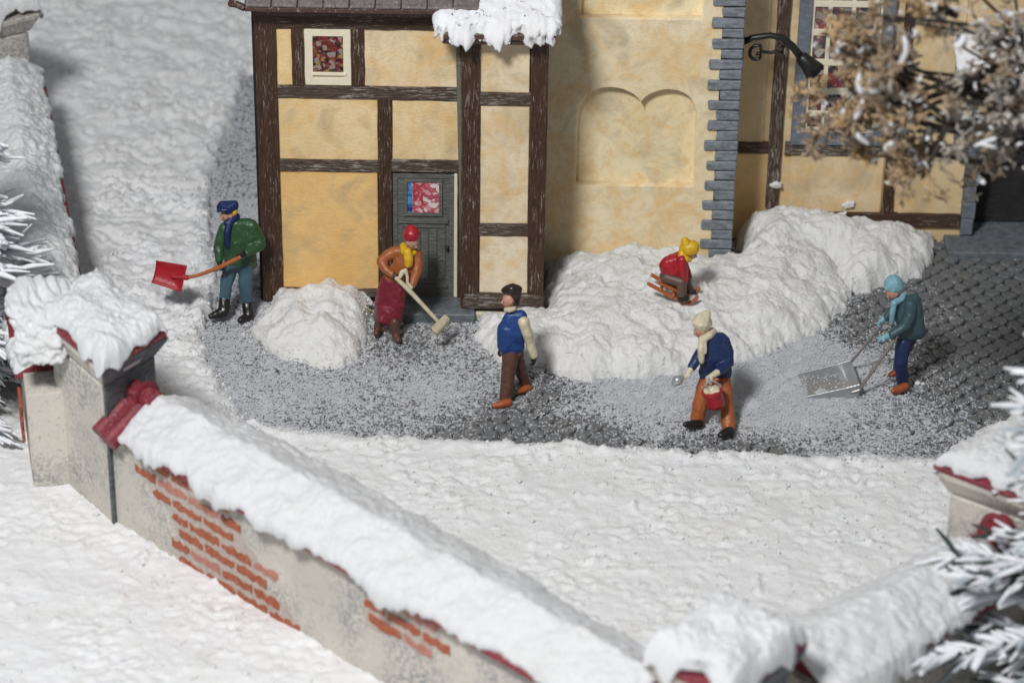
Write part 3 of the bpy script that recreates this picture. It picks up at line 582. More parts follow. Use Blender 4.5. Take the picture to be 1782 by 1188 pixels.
# ------------------------------------------------------------------ boundary wall: pillars, wall runs, bricks, tiles, snow
def pillar(nm, label, C4, zt, mats=(WALLM,), snowh=.42, seed=1, inset=.13, red=True, chamf=True, base=-.3, lip=.13):
    """C4: cap corners front, right, back, left (x,y)"""
    C4 = [np.array(c[:2]) for c in C4]; ce = sum(C4)/4; o = thing('wall_pillar', label, 'pillar', (ce[0], ce[1], 0), 'pillars of the boundary wall')
    B = [ce+(c-ce)*(1-inset/np.hypot(*(c-ce))*1.35) for c in C4]; zb = zt-.24
    zprism('shaft', [tuple(b) for b in B], base, zb, WALLM, o, bevel=.05)
    f, r, b, l = C4; fb, rb = B[0], B[1]
    zprism('cap', [tuple(q) for q in B], zb, zt, WALLM, o, bevel=.012, P1=[tuple(c) for c in C4])
    zprism('cap_lip', [tuple(c) for c in C4], zt+.001, zt+lip*.45, WALLM, o, bevel=.012)
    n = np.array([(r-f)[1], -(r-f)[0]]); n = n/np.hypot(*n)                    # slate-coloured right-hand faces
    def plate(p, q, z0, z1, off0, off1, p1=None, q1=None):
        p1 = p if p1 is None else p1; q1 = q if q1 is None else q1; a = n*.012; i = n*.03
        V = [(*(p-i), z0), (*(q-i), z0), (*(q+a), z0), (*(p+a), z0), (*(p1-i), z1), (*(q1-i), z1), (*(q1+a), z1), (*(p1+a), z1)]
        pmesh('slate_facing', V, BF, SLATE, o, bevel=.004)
    
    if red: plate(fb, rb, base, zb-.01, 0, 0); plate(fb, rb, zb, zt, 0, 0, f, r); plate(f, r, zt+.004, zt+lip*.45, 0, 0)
    C5 = [ce+(c-ce)*1.03 for c in C4]; C6 = [ce+(c-ce)*.75 for c in C4]
    if red: zprism('tile_cap', [tuple(c) for c in C5], zt+lip*.45+.002, zt+lip, REDT, o, bevel=.015, P1=[tuple(c) for c in C5]); zprism('tile_crown', [tuple(c) for c in C5], zt+lip+.001, zt+lip+.07, REDT, o, P1=[tuple(c) for c in C6])
    def pb(u, v):
        s = u*2-1; t = v*2-1; P_ = ce[None]+.5*((C4[1]-C4[0])[None]*s[:, None]+(C4[3]-C4[0])[None]*t[:, None])*1.10
        k = np.maximum(np.abs(s), np.abs(t)); z = zt+lip+.02+snowh*(1-k**3.2)*(1+.5*vn(s*1.6, t*1.6, seed))-np.maximum(k-.90, 0)*2.2*(.4+sst(-.2, .25, vn(s*2.2, t*2.2, seed+1)))
        return np.concatenate([P_, z[:, None]], 1), np.tile(np.array([[0, 0, 1.]]), (len(u), 1))
    snow_slab('snow_cap', pb, 76, 76, .08, SNOWC, o, seed, (.10, .05, .07, .07), .055, 2.3, 0)
    return o, B, ce
zA = 2.33; fA, rA, lA = onz(180, 655, zA), onz(290, 592, zA), onz(62, 556, zA)
bA = fA+(rA-fA)+(lA-fA); print('pillar A', fA, rA, lA, bA)
bA = fA+((rA-fA)+(lA-fA))*.9
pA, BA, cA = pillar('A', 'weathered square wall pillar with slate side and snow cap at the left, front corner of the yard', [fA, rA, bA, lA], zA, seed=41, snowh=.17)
zB = 2.3; lB, rB = onz(1118, 1150, zB), onz(1402, 1125, zB); mB = (lB+rB)/2; hv = np.array([0, .86, 0])
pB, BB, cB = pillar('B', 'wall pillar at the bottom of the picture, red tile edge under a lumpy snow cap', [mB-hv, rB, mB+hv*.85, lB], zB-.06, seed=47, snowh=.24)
zC = 2.25; lC = onz(1628, 812, zC); fC = lC+np.array([1.15, -.85, 0]); bC = lC+np.array([1.15, .85, 0]); rC = lC+np.array([2.3, 0, 0])
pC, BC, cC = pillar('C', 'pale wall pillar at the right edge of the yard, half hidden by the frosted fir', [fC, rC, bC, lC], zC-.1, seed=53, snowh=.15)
zD = 2.25; rD = onz(70, 30, zD); fD = rD+np.array([-.85, -.6, 0]); bD = rD+np.array([-.85, .85, 0]); lD = rD+np.array([-1.7, .1, 0])
pD, BD, cD = pillar('D', 'shaded wall pillar far back at the top left corner', [fD, rD, bD, lD], zD, seed=59, snowh=.3, red=False)
def run_wall(label, p0, p1, n, hz, half, eave, ze, zr, seed, snow0=0., snow1=1., sn=True, bow=0, rag=.03, amp=.045, ov=.15, cs=.12):
    """p0->p1 centre line; n outward"""
    p0 = np.array(p0[:2]); p1 = np.array(p1[:2]); u = p1-p0; Ln = np.hypot(*u); u = u/Ln; n = np.array([u[1], -u[0]])*n
    o = thing('boundary_wall', label, 'garden wall', (*((p0+p1)/2), 0), 'runs of the boundary wall')
    def W(a, s, z): q = p0+u*a+n*s; return (q[0], q[1], z)
    pmesh('wall_face', [W(0, half, -.3), W(Ln, half, -.3), W(Ln, -half, -.3), W(0, -half, -.3), W(0, half, hz), W(Ln, half, hz), W(Ln, -half, hz), W(0, -half, hz)], BF, WALLM, o, bevel=.006)
    c_ = [(-eave, ze-.05), (-eave, ze), (0, zr), (eave, ze), (eave, ze-.05)]; V = [W(0, *k) for k in c_]+[W(Ln, *k) for k in c_]
    V = [W(cs, *k) for k in c_]+[W(Ln, *k) for k in c_]
    pmesh('tile_coping', V, [(0, 1, 2, 3, 4), (9, 8, 7, 6, 5)]+[(i, (i+1) % 5, 5+(i+1) % 5, 5+i) for i in range(5)], REDT, o, bevel=.006)
    def b(uu, v):
        a = Ln*(snow0+(snow1-snow0)*uu); s = (v*2-1); wv = eave+ov+.16*vn(a*1.1, a*0, seed)-.06*a/Ln
        z = ze+(zr-ze)*np.clip(1-np.abs(s), -.3, 1.2)**1. + .0 ; z = np.where(np.abs(s) > .93, z-(np.abs(s)-.93)*1.6, z)
        z = zr-(zr-ze)*np.abs(s)**1.15 - np.maximum(np.abs(s)*wv-eave-.03, 0)*1.9; z = z+.09*vn(a*1.1, a*0+4, seed)
        z = z+0
        q = p0[None]+u[None]*a[:, None]+n[None]*(s*wv+bow*np.maximum(-s, 0)*np.sin(np.pi*np.clip(a/Ln, 0, 1)))[:, None]
        nn = np.concatenate([n[None]*(s*.55)[:, None], np.full((len(a), 1), .85)], 1)
        return np.concatenate([q, z[:, None]], 1), nn
    snow_slab('snow_cap', b, int(Ln*34), 60, .08, SNOWC, o, seed, (.0, .0, .04, rag), amp, 2.2)
    return o, W, u, n, Ln
o1, o2 = onz(190, 910), onz(650, 1188); u1 = (o2-o1)[:2]; u1 /= np.hypot(*u1); n1 = np.array([u1[1], -u1[0]])
if n1[1] > 0: n1 = -n1
HT = .42
w1s = o1[:2]-n1*HT+u1*.02; w1e = w1s+u1*8.55
wl1, W1, uu1, nn1, L1 = run_wall('long snow-capped garden wall running down the foreground, orange bricks showing through its render', w1s, w1e, 1, 1.55, HT, .56, 1.50, 1.86, 61, snow0=.052, bow=-.14, ov=.085)
if nn1@n1 < 0: print('WALL1 NORMAL FLIPPED')
# bricks laid bare
def inpoly(P, x, y): return float(sdist(P, np.array([x]), np.array([y]))[0])
PA = [(262, 822), (290, 800), (340, 835), (375, 870), (448, 965), (475, 1040), (530, 1105), (470, 1085), (320, 1020), (300, 985), (325, 940), (285, 880)]
PB2 = [(634, 1045), (660, 1036), (760, 1085), (762, 1118), (700, 1118), (636, 1090)]
def brick_patch(poly, pale, keep):
    for row in range(0, 9):
        z = .04+row*.195
        a = (-.26 if row % 2 else 0)-1
        while a < 7:
            cx, cz = a+.27, z+.07; q = W1(cx, HT, cz); x, y = proj(q); d = inpoly(poly, x, y); lo_ = a; hi_ = a+.52
            xa, ya = proj(W1(a+.02, HT, cz)); xb, yb = proj(W1(a+.49, HT, cz)); da, db = inpoly(poly, xa, ya), inpoly(poly, xb, yb)
            if d > -3 or da > 0 or db > 0:
                if da < 0: lo_ += .05+random.uniform(0, .22)
                if db < 0: hi_ -= .05+random.uniform(0, .22)
                if random.random() < keep:
                    m = 10; top = []; bot = []
                    for i in range(m):
                        s = lo_+(hi_-lo_)*i/(m-1); top.append((s, z+.150-random.uniform(0, .062 if 0 < i < m-1 else .08))); bot.append((s, z+random.uniform(0, .045 if 0 < i < m-1 else .06)))
                    ring = bot+top[::-1]; nn = len(ring); V = [W1(p[0], HT+.014+random.uniform(-.003, .003), p[1]) for p in ring]+[W1(p[0], HT-.03, p[1]) for p in ring]
                    F = [tuple(range(nn)), tuple(range(2*nn-1, nn-1, -1))]+[(i, (i+1) % nn, nn+(i+1) % nn, nn+i) for i in range(nn)]
                    pmesh('brick', V, F, BRICK2 if random.random() < (.5 if pale else .16) else BRICK, wl1)
            a += .565
def on_wall1(px, py):
    q0_ = np.array(W1(0, HT, 0)); d = ray(px, py); n3 = np.array([nn1[0], nn1[1], 0]); p = CP+d*(((q0_-CP)@n3)/(d@n3)); return ((p[:2]-w1s)@uu1, p[2])
for Pm in (PA, PB2):
    R_ = []
    for i in range(len(Pm)):
        for s_ in (0, .33, .66):
            a_ = np.array(Pm[i])*(1-s_)+np.array(Pm[(i+1) % len(Pm)])*s_; u_, z_ = on_wall1(*(a_+rng.normal(0, 3, 2))); R_.append((u_, max(z_, .0)))
    V = [W1(u_, HT+.003, z_) for u_, z_ in R_]+[W1(u_, HT-.05, z_) for u_, z_ in R_]; nn_ = len(R_)
    pmesh('mortar_bed', V, [tuple(range(nn_)), tuple(range(2*nn_-1, nn_-1, -1))]+[(i, (i+1) % nn_, nn_+(i+1) % nn_, nn_+i) for i in range(nn_)], MORT, wl1)
brick_patch(PA, False, .97); brick_patch(PB2, True, .9)
# tile cluster at the pillar end
def half_tile(p0, p1, r, parent, mat=REDT):
    V, F = tube_data([p0, tuple((np.array(p0)+np.array(p1))/2), p1], [r*.96, r, r*1.04], 12); pmesh('ridge_tile', V, F, mat, parent, bevel=0, smooth=False)
half_tile(W1(.02, .0, 1.82), W1(.55, .0, 1.82), .13, wl1); half_tile(W1(.30, .0, 1.83), W1(.36, .0, 1.83), .19, wl1)
half_tile(W1(.13, .14, 1.70), W1(.13, .60, 1.46), .11, wl1); half_tile(W1(.36, .12, 1.71), W1(.36, .64, 1.44), .115, wl1)
w2s = (3.3-.25, -10.45-.2); w2e = (5.65, -8.25)
wl2, W2, uu2, nn2, L2 = run_wall('snow-capped garden wall rising to the right pillar beside the frosted fir', w2s, w2e, 1, 1.5, .40, .56, 1.45, 1.86, 67, snow1=.90, rag=.05)
half_tile(W2(L2*.90, 0, 1.88), W2(L2+.0, 0, 1.88), .14, wl2); half_tile(W2(L2*.93, 0.02, 1.90), W2(L2*.95, 0.02, 1.90), .21, wl2)
w3s = (-5.62, -4.95); w3e = (-7.75, 4.4)
wl3, W3, uu3, nn3, L3 = run_wall('snow-covered garden wall running back along the left side of the yard', w3s, w3e, -1, 1.45, .42, .52, 1.42, 1.72, 71, snow0=.058, rag=.03, amp=.075, ov=.04, cs=.55)
wr = (w2[0] if False else 0)
half_tile(W3(1.15, .38, 1.60), W3(1.9, .38, 1.60), .17, wl3)
for k in range(2, 5):
    pmesh('brick', [W3(.4+k*.02, .46, .1+k*.2), W3(.9, .46, .1+k*.2), W3(.9, .50, .1+k*.2), W3(.4+k*.02, .50, .1+k*.2), W3(.4, .46, .25+k*.2), W3(.9, .46, .25+k*.2), W3(.9, .50, .25+k*.2), W3(.4, .50, .25+k*.2)], BF, BRICK, wl3, bevel=.006)
# ------------------------------------------------------------------ painted figures
_ico = {}
def ico(p, r):
    if 'v' not in _ico:
        bm = bmesh.new(); bmesh.ops.create_icosphere(bm, subdivisions=2, radius=1); _ico['v'] = np.array([v.co[:] for v in bm.verts]); bm.free()
    r = np.array(r if hasattr(r, '__len__') else (r, r, r)); return _ico['v']*r+np.array(p)
def hullmesh(bm, balls):
    b2 = bmesh.new(); P = np.concatenate([ico(p, r) for p, r in balls])
    for q in P: b2.verts.new(tuple(q))
    res = bmesh.ops.convex_hull(b2, input=b2.verts); 
    kill = [g for g in res['geom_interior'] if isinstance(g, bmesh.types.BMVert)]; bmesh.ops.delete(b2, geom=kill, context='VERTS')
    b2.verts.index_update(); vs = [bm.verts.new(v.co) for v in b2.verts]
    for f in b2.faces: bm.faces.new([vs[v.index] for v in f.verts])
    b2.free()
def organic(name, prims, mat, parent, vox=.012, sm=4, dis=0.):
    """one continuous skin over overlapping rounded masses"""
    if name == 'body': prims = prims[:8]+[[(p, tuple(np.array(r)*.66) if hasattr(r, '__len__') else r*.66) for p, r in pr] for pr in prims[8:]]
    bm = bmesh.new()
    for pr in prims: hullmesh(bm, pr)
    me = bpy.data.meshes.new('tmp'); bm.to_mesh(me); bm.free(); o = bpy.data.objects.new('tmp', me); COL.objects.link(o)
    rm = o.modifiers.new('r', 'REMESH'); rm.mode = 'VOXEL'; rm.voxel_size = vox
    s = o.modifiers.new('s', 'SMOOTH'); s.factor = .5; s.iterations = sm
    bpy.context.view_layer.update(); m2 = bpy.data.meshes.new_from_object(o.evaluated_get(bpy.context.evaluated_depsgraph_get())); bpy.data.objects.remove(o)
    m2.name = name
    if dis:
        n = len(m2.vertices); co = np.zeros(n*3); no = np.zeros(n*3); m2.vertices.foreach_get('co', co); m2.vertices.foreach_get('normal', no); co = co.reshape(-1, 3); no = no.reshape(-1, 3)
        h = (fbm(co[:, 0]*9+co[:, 1]*4, co[:, 2]*9, 5, 3)); m2.vertices.foreach_set('co', (co+no*(h*dis)[:, None]).ravel())
    m2.polygons.foreach_set('use_smooth', [True]*len(m2.polygons)); m2.materials.clear(); m2.materials.append(mat); return link(name, m2, parent)
def limb(*js): return [[js[i], js[i+1]] for i in range(len(js)-1)]
PX = 1/127.
def J(px, py, y, r): return (tuple(ony(px, py, y)), r*PX*1.14)
def Ju(px, py, y, rx, ry, rz): return (tuple(ony(px, py, y)), (rx*PX, ry*PX, rz*PX))
def v3(*a): return np.array(a, float)
def hand(p, along, palm, s=1., curl=1.1, thumb=1):
    """palm + four fingers curling towards 'palm' direction + a thumb from the side; along = direction of the fingers"""
    p = v3(*p); a = v3(*along); a /= np.linalg.norm(a); q = v3(*palm); q = q-a*(a@q); q /= np.linalg.norm(q); b = np.cross(a, q)*thumb
    k = .1*s; pr = [[(tuple(p-a*k*.25), k*.26), (tuple(p+a*k*.35+b*k*.28), k*.17), (tuple(p+a*k*.35-b*k*.28), k*.16)]]
    for i, (o, l) in enumerate(((.33, .72), (.12, .82), (-.10, .76), (-.32, .58))):
        r0 = p+a*k*.42+b*k*o; d1 = a*math.cos(curl*.45)+q*math.sin(curl*.45); d2 = a*math.cos(curl*1.35)+q*math.sin(curl*1.35); d3 = a*math.cos(curl*2.2)+q*math.sin(curl*2.2)
        r1 = r0+d1*k*l*.42; r2 = r1+d2*k*l*.34; r3 = r2+d3*k*l*.26
        pr += limb((tuple(r0), k*.115), (tuple(r1), k*.108), (tuple(r2), k*.098), (tuple(r3), k*.085))
    t0 = p+b*k*.28-a*k*.05; t1 = t0+(b*.6+a*.5+q*.35)*k*.35; t2 = t1+(a*.6+q*.7)*k*.3
    pr += limb((tuple(t0), k*.14), (tuple(t1), k*.12), (tuple(t2), k*.095)); return pr
def head(c, face, r, down=.1):
    """skull, jaw, nose, ears, neck for a head centred c looking along face"""
    c = v3(*c); f = v3(*face); f /= np.linalg.norm(f); u = v3(0, 0, 1); u = u-f*(u@f); u /= np.linalg.norm(u); s = np.cross(f, u)
    T = lambda a, b, d: tuple(c+(f*a+s*b+u*d)*r)
    pr = [[(T(-.1, 0, .15), r*.92), (T(.12, 0, -.1), r*.78)], [(T(.1, 0, -.2), r*.68), (T(.35, 0, -.75), r*.36), (T(.1, .3, -.5), r*.3), (T(.1, -.3, -.5), r*.3)],
          [(T(.80, 0, .12), r*.10), (T(1.05, 0, -.22), r*.14), (T(.78, 0, -.26), r*.2)], [(T(.68, .08, -.52), r*.17), (T(.68, -.08, -.52), r*.17)],
          [(T(.66, .3, .18), r*.16), (T(.66, -.3, .18), r*.16)],
          [(T(-.05, .86, .0), r*.2), (T(-.05, .86, -.25), r*.12)], [(T(-.05, -.86, .0), r*.2), (T(-.05, -.86, -.25), r*.12)],
          [(T(-.15, 0, -.5), r*.5), (T(-.25, 0, -1.3), r*.52)]]
    return pr, T
SKIN = m_paint('skin_paint', (.50, .255, .17), .45, .15); SKIN2 = m_paint('pink_skin_paint', (.46, .25, .20), .45, .15); EYE = m_paint('eye_dark', (.03, .02, .02), .4, 0); LIP = m_paint('lip_red', (.38, .08, .07), .4, 0)
def face_marks(T, r, body):
    for s in (.32, -.32): organic('eye', [[(T(.80, s, .02), r*.085), (T(.80, s*1.25, .02), r*.06)]], EYE, body, r*.03, 1)
    organic('mouth', [[(T(.84, .16, -.50), r*.05), (T(.86, 0, -.50), r*.06), (T(.84, -.16, -.50), r*.05)]], LIP, body, r*.03, 1)
P_ = lambda n, c, **k: m_paint(n, c, **k)
GREEN = P_('green_coat', (.026, .080, .030), wear=(.10, .2, .1)); NAVY = P_('navy_paint', (.006, .018, .095)); JEANS = P_('dull_blue_trousers', (.055, .115, .15)); BLACK = P_('black_boots', (.016, .013, .012), rough=.3)
ORNG = P_('wood_orange', (.42, .12, .035)); REDP = P_('red_plastic', (.38, .012, .022), rough=.34); YEL = P_('yellow_paint', (.70, .42, .01)); HAIRY = P_('fair_hair', (.60, .36, .02))
RUST = P_('rust_jacket', (.36, .105, .03)); MAROON = P_('maroon_skirt', (.19, .012, .026), rough=.42); BRN = P_('brown_boots', (.11, .045, .03)); CREAMT = P_('cream_tool', (.60, .52, .37)); BLUE = P_('royal_blue_vest', (.010, .048, .20)); TRBR = P_('brown_trousers', (.10, .043, .026), rough=.5)
ORSH = P_('orange_shoes', (.34, .085, .025)); HAIRD = P_('dark_brown_hair', (.028, .017, .012), rough=.3); CRM = P_('cream_knit', (.64, .57, .40)); BROWNM = P_('brown_glove', (.07, .035, .025)); NAVY2 = P_('navy_coat', (.010, .026, .10)); ORTR = P_('orange_trousers', (.38, .105, .028))
SILV = P_('silver_paint', (.55, .56, .57), rough=.32, met=.75, var=.15); LBLUE = P_('light_blue_knit', (.21, .40, .48)); TEAL = P_('teal_coat', (.040, .085, .10), rough=.42); NAVY3 = P_('navy_trousers', (.008, .02, .085)); TAUPE = P_('taupe_trousers', (.12, .07, .052)); STEEL = P_('steel_rod', (.36, .33, .30), rough=.35, met=.6, var=.2)
def person(label, at): return thing('person', label, 'person', (at[0], at[1], 0))
organic('snow_overhang', [[J(28, 528, -4.75, 17), J(118, 540, -4.7, 14), J(95, 500, -4.3, 16), J(40, 500, -4.4, 14)], [J(28, 540, -4.9, 15), J(100, 560, -5.0, 14), J(45, 592, -5.1, 12), J(98, 596, -5.15, 10)], [J(40, 592, -5.1, 11), J(62, 612, -5.15, 8), J(44, 622, -5.15, 6)], [J(88, 600, -5.15, 9), J(104, 624, -5.18, 6), J(80, 612, -5.15, 7)], [J(36, 602, -5.12, 12), J(100, 606, -5.15, 12), J(44, 628, -5.16, 8), J(102, 622, -5.18, 9)]], SNOWC, wl3, .02, 3, .09)
# --- man in green with the red shovel
y = -.42; m = person('man in green coat and navy cap holding a red snow shovel by the corner post', onz(400, 552))
fc = ony(396, 373, y); hp, T = head(fc, (-.80, -.52, -.16), 13.8*PX)
body = organic('body', hp+[[J(414, 400, y, 14), J(414, 452, y, 15)]]+limb(J(392, 396, y-.05, 8), J(381, 426, y-.1, 7), J(383, 455, y-.2, 5))+limb(J(436, 394, y, 8), J(454, 424, y-.02, 7), J(428, 440, y-.22, 5))
    +limb(J(402, 458, y, 10), J(394, 490, y-.06, 8), J(390, 524, y-.1, 6), J(388, 543, y-.1, 6))+limb(J(428, 458, y, 10), J(428, 494, y-.04, 8), J(431, 527, y, 6), J(432, 547, y-.05, 6)), SKIN, m); face_marks(T, 13*PX, body)
organic('coat', [[J(398, 391, y-.04, 9), J(432, 391, y+.02, 11), J(400, 420, y-.03, 13), J(434, 420, y, 13)], [J(400, 420, y-.02, 13), J(434, 420, y, 13), J(402, 452, y, 12), J(434, 455, y, 11)], [J(402, 450, y, 12), J(434, 450, y, 12), J(400, 459, y-.02, 9), J(438, 459, y, 9)]]
    +limb(J(391, 396, y-.05, 9), J(380.5, 428, y-.12, 8.5), J(382, 453, y-.22, 6.5))+limb(J(437, 393, y, 11), J(449, 412, y+.02, 10), J(453.5, 426, y-.03, 9), J(430, 440, y-.22, 7)), GREEN, m, .011, 4, .012)
organic('trousers', [[J(403, 460, y, 12), J(429, 460, y, 12)]]+limb(J(402, 462, y, 13), J(394, 492, y-.06, 10.5), J(391, 522, y-.1, 9))+limb(J(429, 462, y, 13), J(427, 494, y-.04, 11), J(430, 524, y-.0, 9.5)), JEANS, m, .011, 4, .012)
for pr in (limb(J(391, 519, y-0.10, 9), J(389, 541, y-0.20, 9.5))+[[J(389, 543, y-0.20, 9), J(378, 548, y-0.24, 7), J(367, 550, y-0.30, 5)]], limb(J(430.5, 523, y+0.00, 9), J(432, 547, y-0.10, 9))+[[J(433, 549, y-0.10, 8), J(425, 554, y-0.18, 7), J(419, 557, y-0.24, 5.5)]]): organic('boot', pr, BLACK, m, .010, 3, .01)
organic('cap', [[J(382, 361, y, 5), J(409, 359, y, 6), J(395, 365, y-.06, 8), J(385, 355, y, 5), J(409, 354, y, 5)], [J(379, 367, y-.06, 2.5), J(386, 366, y-.12, 3), J(394, 366, y-.12, 3)]], NAVY, m, .009, 3)
organic('hair', [[J(408, 370, y-.04, 4.5), J(405, 374, y-.02, 4), J(409, 366, y, 5)]], HAIRY, m, .008, 2)
organic('scarf', limb(J(411, 377, y-.0, 6.5), J(402, 384, y-.07, 6.5), J(395, 388, y-.1, 5.5))+limb(J(399, 388, y-.10, 6), J(395, 405, y-.16, 5.5), J(395.5, 427, y-.15, 4.5)), NAVY, m, .009, 3)
hL = ony(382, 461, y-.26); hR = ony(421, 445, y-.30); hd = v3(*(hR-hL)); 
organic('glove', hand(hL, (0.0, -.5, -.6), (.8, .3, 0), 1.0, 1.2)+[[(tuple(ony(382, 454, y-.23)), 6*PX), (tuple(hL), 4*PX)]], BLACK, m, .007, 2)
organic('glove', hand(hR, (-.9, -.2, .1), (-.1, .1, -1), 1.0, 1.2)+[[(tuple(ony(427, 441, y-.24)), 6*PX), (tuple(hR), 4*PX)]], BLACK, m, .007, 2)
sh = thing('snow_shovel', 'red snow shovel with orange wooden handle held by the man in green', 'shovel', tuple(ony(322, 483, y-.25)))
organic('handle', limb(J(417, 448, y-.33, 3.5), J(380, 466, y-.31, 3.5), J(345, 479, y-.28, 3), J(322, 484, y-.26, 3)), ORNG, sh, .008, 2)
def blade_mesh(name, C4, dep, mat, parent, n=14, lip=.0, th=.018, back=None):
    C4 = [v3(*c) for c in C4]; nr = np.cross(C4[1]-C4[0], C4[3]-C4[0]); nr /= np.linalg.norm(nr)
    if nr@(-FW) < 0: nr = -nr
    V = []
    for s_ in (0, 1):
        for j in range(n+1):
            for i in range(n+1):
                u, v = i/n, j/n; p = (C4[0]*(1-u)+C4[1]*u)*(1-v)+(C4[3]*(1-u)+C4[2]*u)*v
                rim = 1-max(abs(2*v-1)**3, max(0, (2*u-1))**3); p = p-nr*dep*rim-nr*th*s_+nr*.012*math.exp(-((v-.5)/.08)**2)*max(0, u-.35)*2.2; V.append(tuple(p))
    m_ = (n+1)**2; F = []
    for j in range(n):
        for i in range(n): a = j*(n+1)+i; F.append((a, a+1, a+n+2, a+n+1)); F.append((a+m_, a+n+1+m_, a+n+2+m_, a+1+m_))
    ring = [i for i in range(n+1)]+[(j+1)*(n+1)-1 for j in range(1, n+1)]+[m_-1-i for i in range(1, n+1)]+[j*(n+1) for j in range(n-1, 0, -1)]
    for a, b in zip(ring, ring[1:]+ring[:1]): F.append((a, a+m_, b+m_, b))
    return pmesh(name, V, F, mat, parent, smooth=True)
blade_mesh('blade', [ony(271, 453, y-.12), ony(325, 462, y-.24), ony(315, 508, y-.36), ony(263, 492, y-.24)], .05, REDP, sh)
organic('socket', limb(J(325, 483, y-.27, 4.5), J(300, 481, y-.24, 3)), REDP, sh, .008, 2)
# --- woman
y = -.85; m = person('woman in rust jacket, maroon skirt and red hat sweeping before the grey door', onz(680, 585))
hp, T = head(ony(717, 421, y-.06), (.66, -.66, -.30), 12.8*PX)
body = organic('body', hp+[[J(705, 440, y-.02, 11), J(690, 482, y, 12)]]+limb(J(688, 441, y, 7), J(663, 456, y-.06, 6), J(685, 478, y-.2, 5))+limb(J(723, 443, y-.02, 7), J(726, 472, y-.1, 6), J(715, 500, y-.22, 5))
   +limb(J(675, 492, y, 10), J(664, 550, y+.04, 7), J(658, 575, y+.05, 5.5))+limb(J(692, 492, y, 10), J(687, 560, y-.1, 7), J(689, 585, y-.12, 5.5)), SKIN2, m); face_marks(T, 11.5*PX, body)
organic('jacket', [[J(694, 437, y, 9), J(720, 440, y-.02, 9), J(699, 460, y-.02, 13), J(712, 462, y-.04, 12)], [J(699, 460, y-.02, 13), J(712, 460, y-.03, 11), J(680, 482, y, 11), J(698, 486, y-.03, 10)]]
   +limb(J(690, 438, y, 9.5), J(676, 444, y-.02, 9), J(663, 455, y-.06, 8), J(672, 469, y-.14, 7), J(684, 478, y-.2, 6))+limb(J(724, 443, y-.02, 9), J(727, 458, y-.06, 8.5), J(725, 474, y-.12, 8), J(717, 496, y-.22, 6.5)), RUST, m, .011, 3, .010)
organic('skirt', [[J(676, 487, y, 11), J(697, 490, y-.03, 10), J(671, 500, y, 12), J(696, 502, y-.04, 11)], [J(671, 500, y, 12), J(696, 502, y-.04, 11), J(666, 530, y, 12), J(691, 532, y-.06, 12)], [J(666, 530, y, 12), J(691, 532, y-.06, 12), J(663, 556, y+.02, 8), J(666, 556, y-.14, 7), J(690, 562, y-.12, 7)]], MAROON, m, .012, 3, .022)
for pr in (limb(J(660, 556, y-0.05, 7), J(657, 572, y-0.05, 6.5))+[[J(657, 574, y-0.05, 6), J(655, 580, y-0.14, 5)]], limb(J(687, 560, y-0.20, 7.5), J(688, 578, y-0.22, 7))+[[J(688, 582, y-0.22, 6.5), J(693, 592, y-0.32, 5)]]): organic('boot', pr, BRN, m, .009, 3)
organic('beanie', [[J(716, 407, y-.03, 13), J(716, 408.5, y-.04, 13.3)], [J(716, 406, y-.03, 12.5), J(715, 398, y-.02, 7)]], REDP, m, .009, 3)
organic('scarf', limb(J(702, 428, y, 6), J(704, 437, y-.10, 6.5), J(713, 443, y-.13, 6), J(720, 440, y-.08, 4.5))+limb(J(709, 438, y-.14, 7), J(711, 450, y-.17, 7.5), J(711, 459, y-.17, 7)), YEL, m, .009, 3, .01)
hL = ony(688, 480, y-.24); hR = ony(714, 504, y-.28)
organic('glove', hand(hL, (.8, -.2, -.35), (.3, .2, -.8), .85, 1.25)+[[(tuple(ony(684, 477, y-.2)), 5*PX), (tuple(hL), 4*PX)]], BROWNM, m, .007, 2)
organic('glove', hand(hR, (-.55, -.3, -.6), (.6, .3, -.3), .85, 1.25, -1)+[[(tuple(ony(716, 498, y-.24)), 5*PX), (tuple(hR), 4*PX)]], BROWNM, m, .007, 2)
bro = thing('push_broom', 'cream push broom held slantwise by the woman in the red hat', 'broom', tuple(onz(766, 565)))
organic('handle', limb(J(690, 484, y-.26, 3.4), J(712, 505, y-.31, 4), J(738, 533, y-.36, 3.4), J(764, 561, y-.42, 3.2)), CREAMT, bro, .007, 2)
organic('grip', limb(J(696, 482, y-.27, 3), J(700, 474, y-.24, 4.5), J(706, 470, y-.24, 3), J(709, 482, y-.26, 2.6), J(709, 492, y-.28, 2.6), J(716, 500, y-.3, 3)), CREAMT, bro, .007, 2)
bh = [v3(*ony(774, 550, y-.30)), v3(*ony(784, 558, y-.32)), v3(*ony(761, 585, y-.62)), v3(*ony(750, 575, y-.60))]
dn = v3(0, -.03, .05); pmesh('broom_head', [tuple(p-dn*.6) for p in bh]+[tuple(p+dn*1.3) for p in bh], BF, CREAMT, bro, bevel=.016)
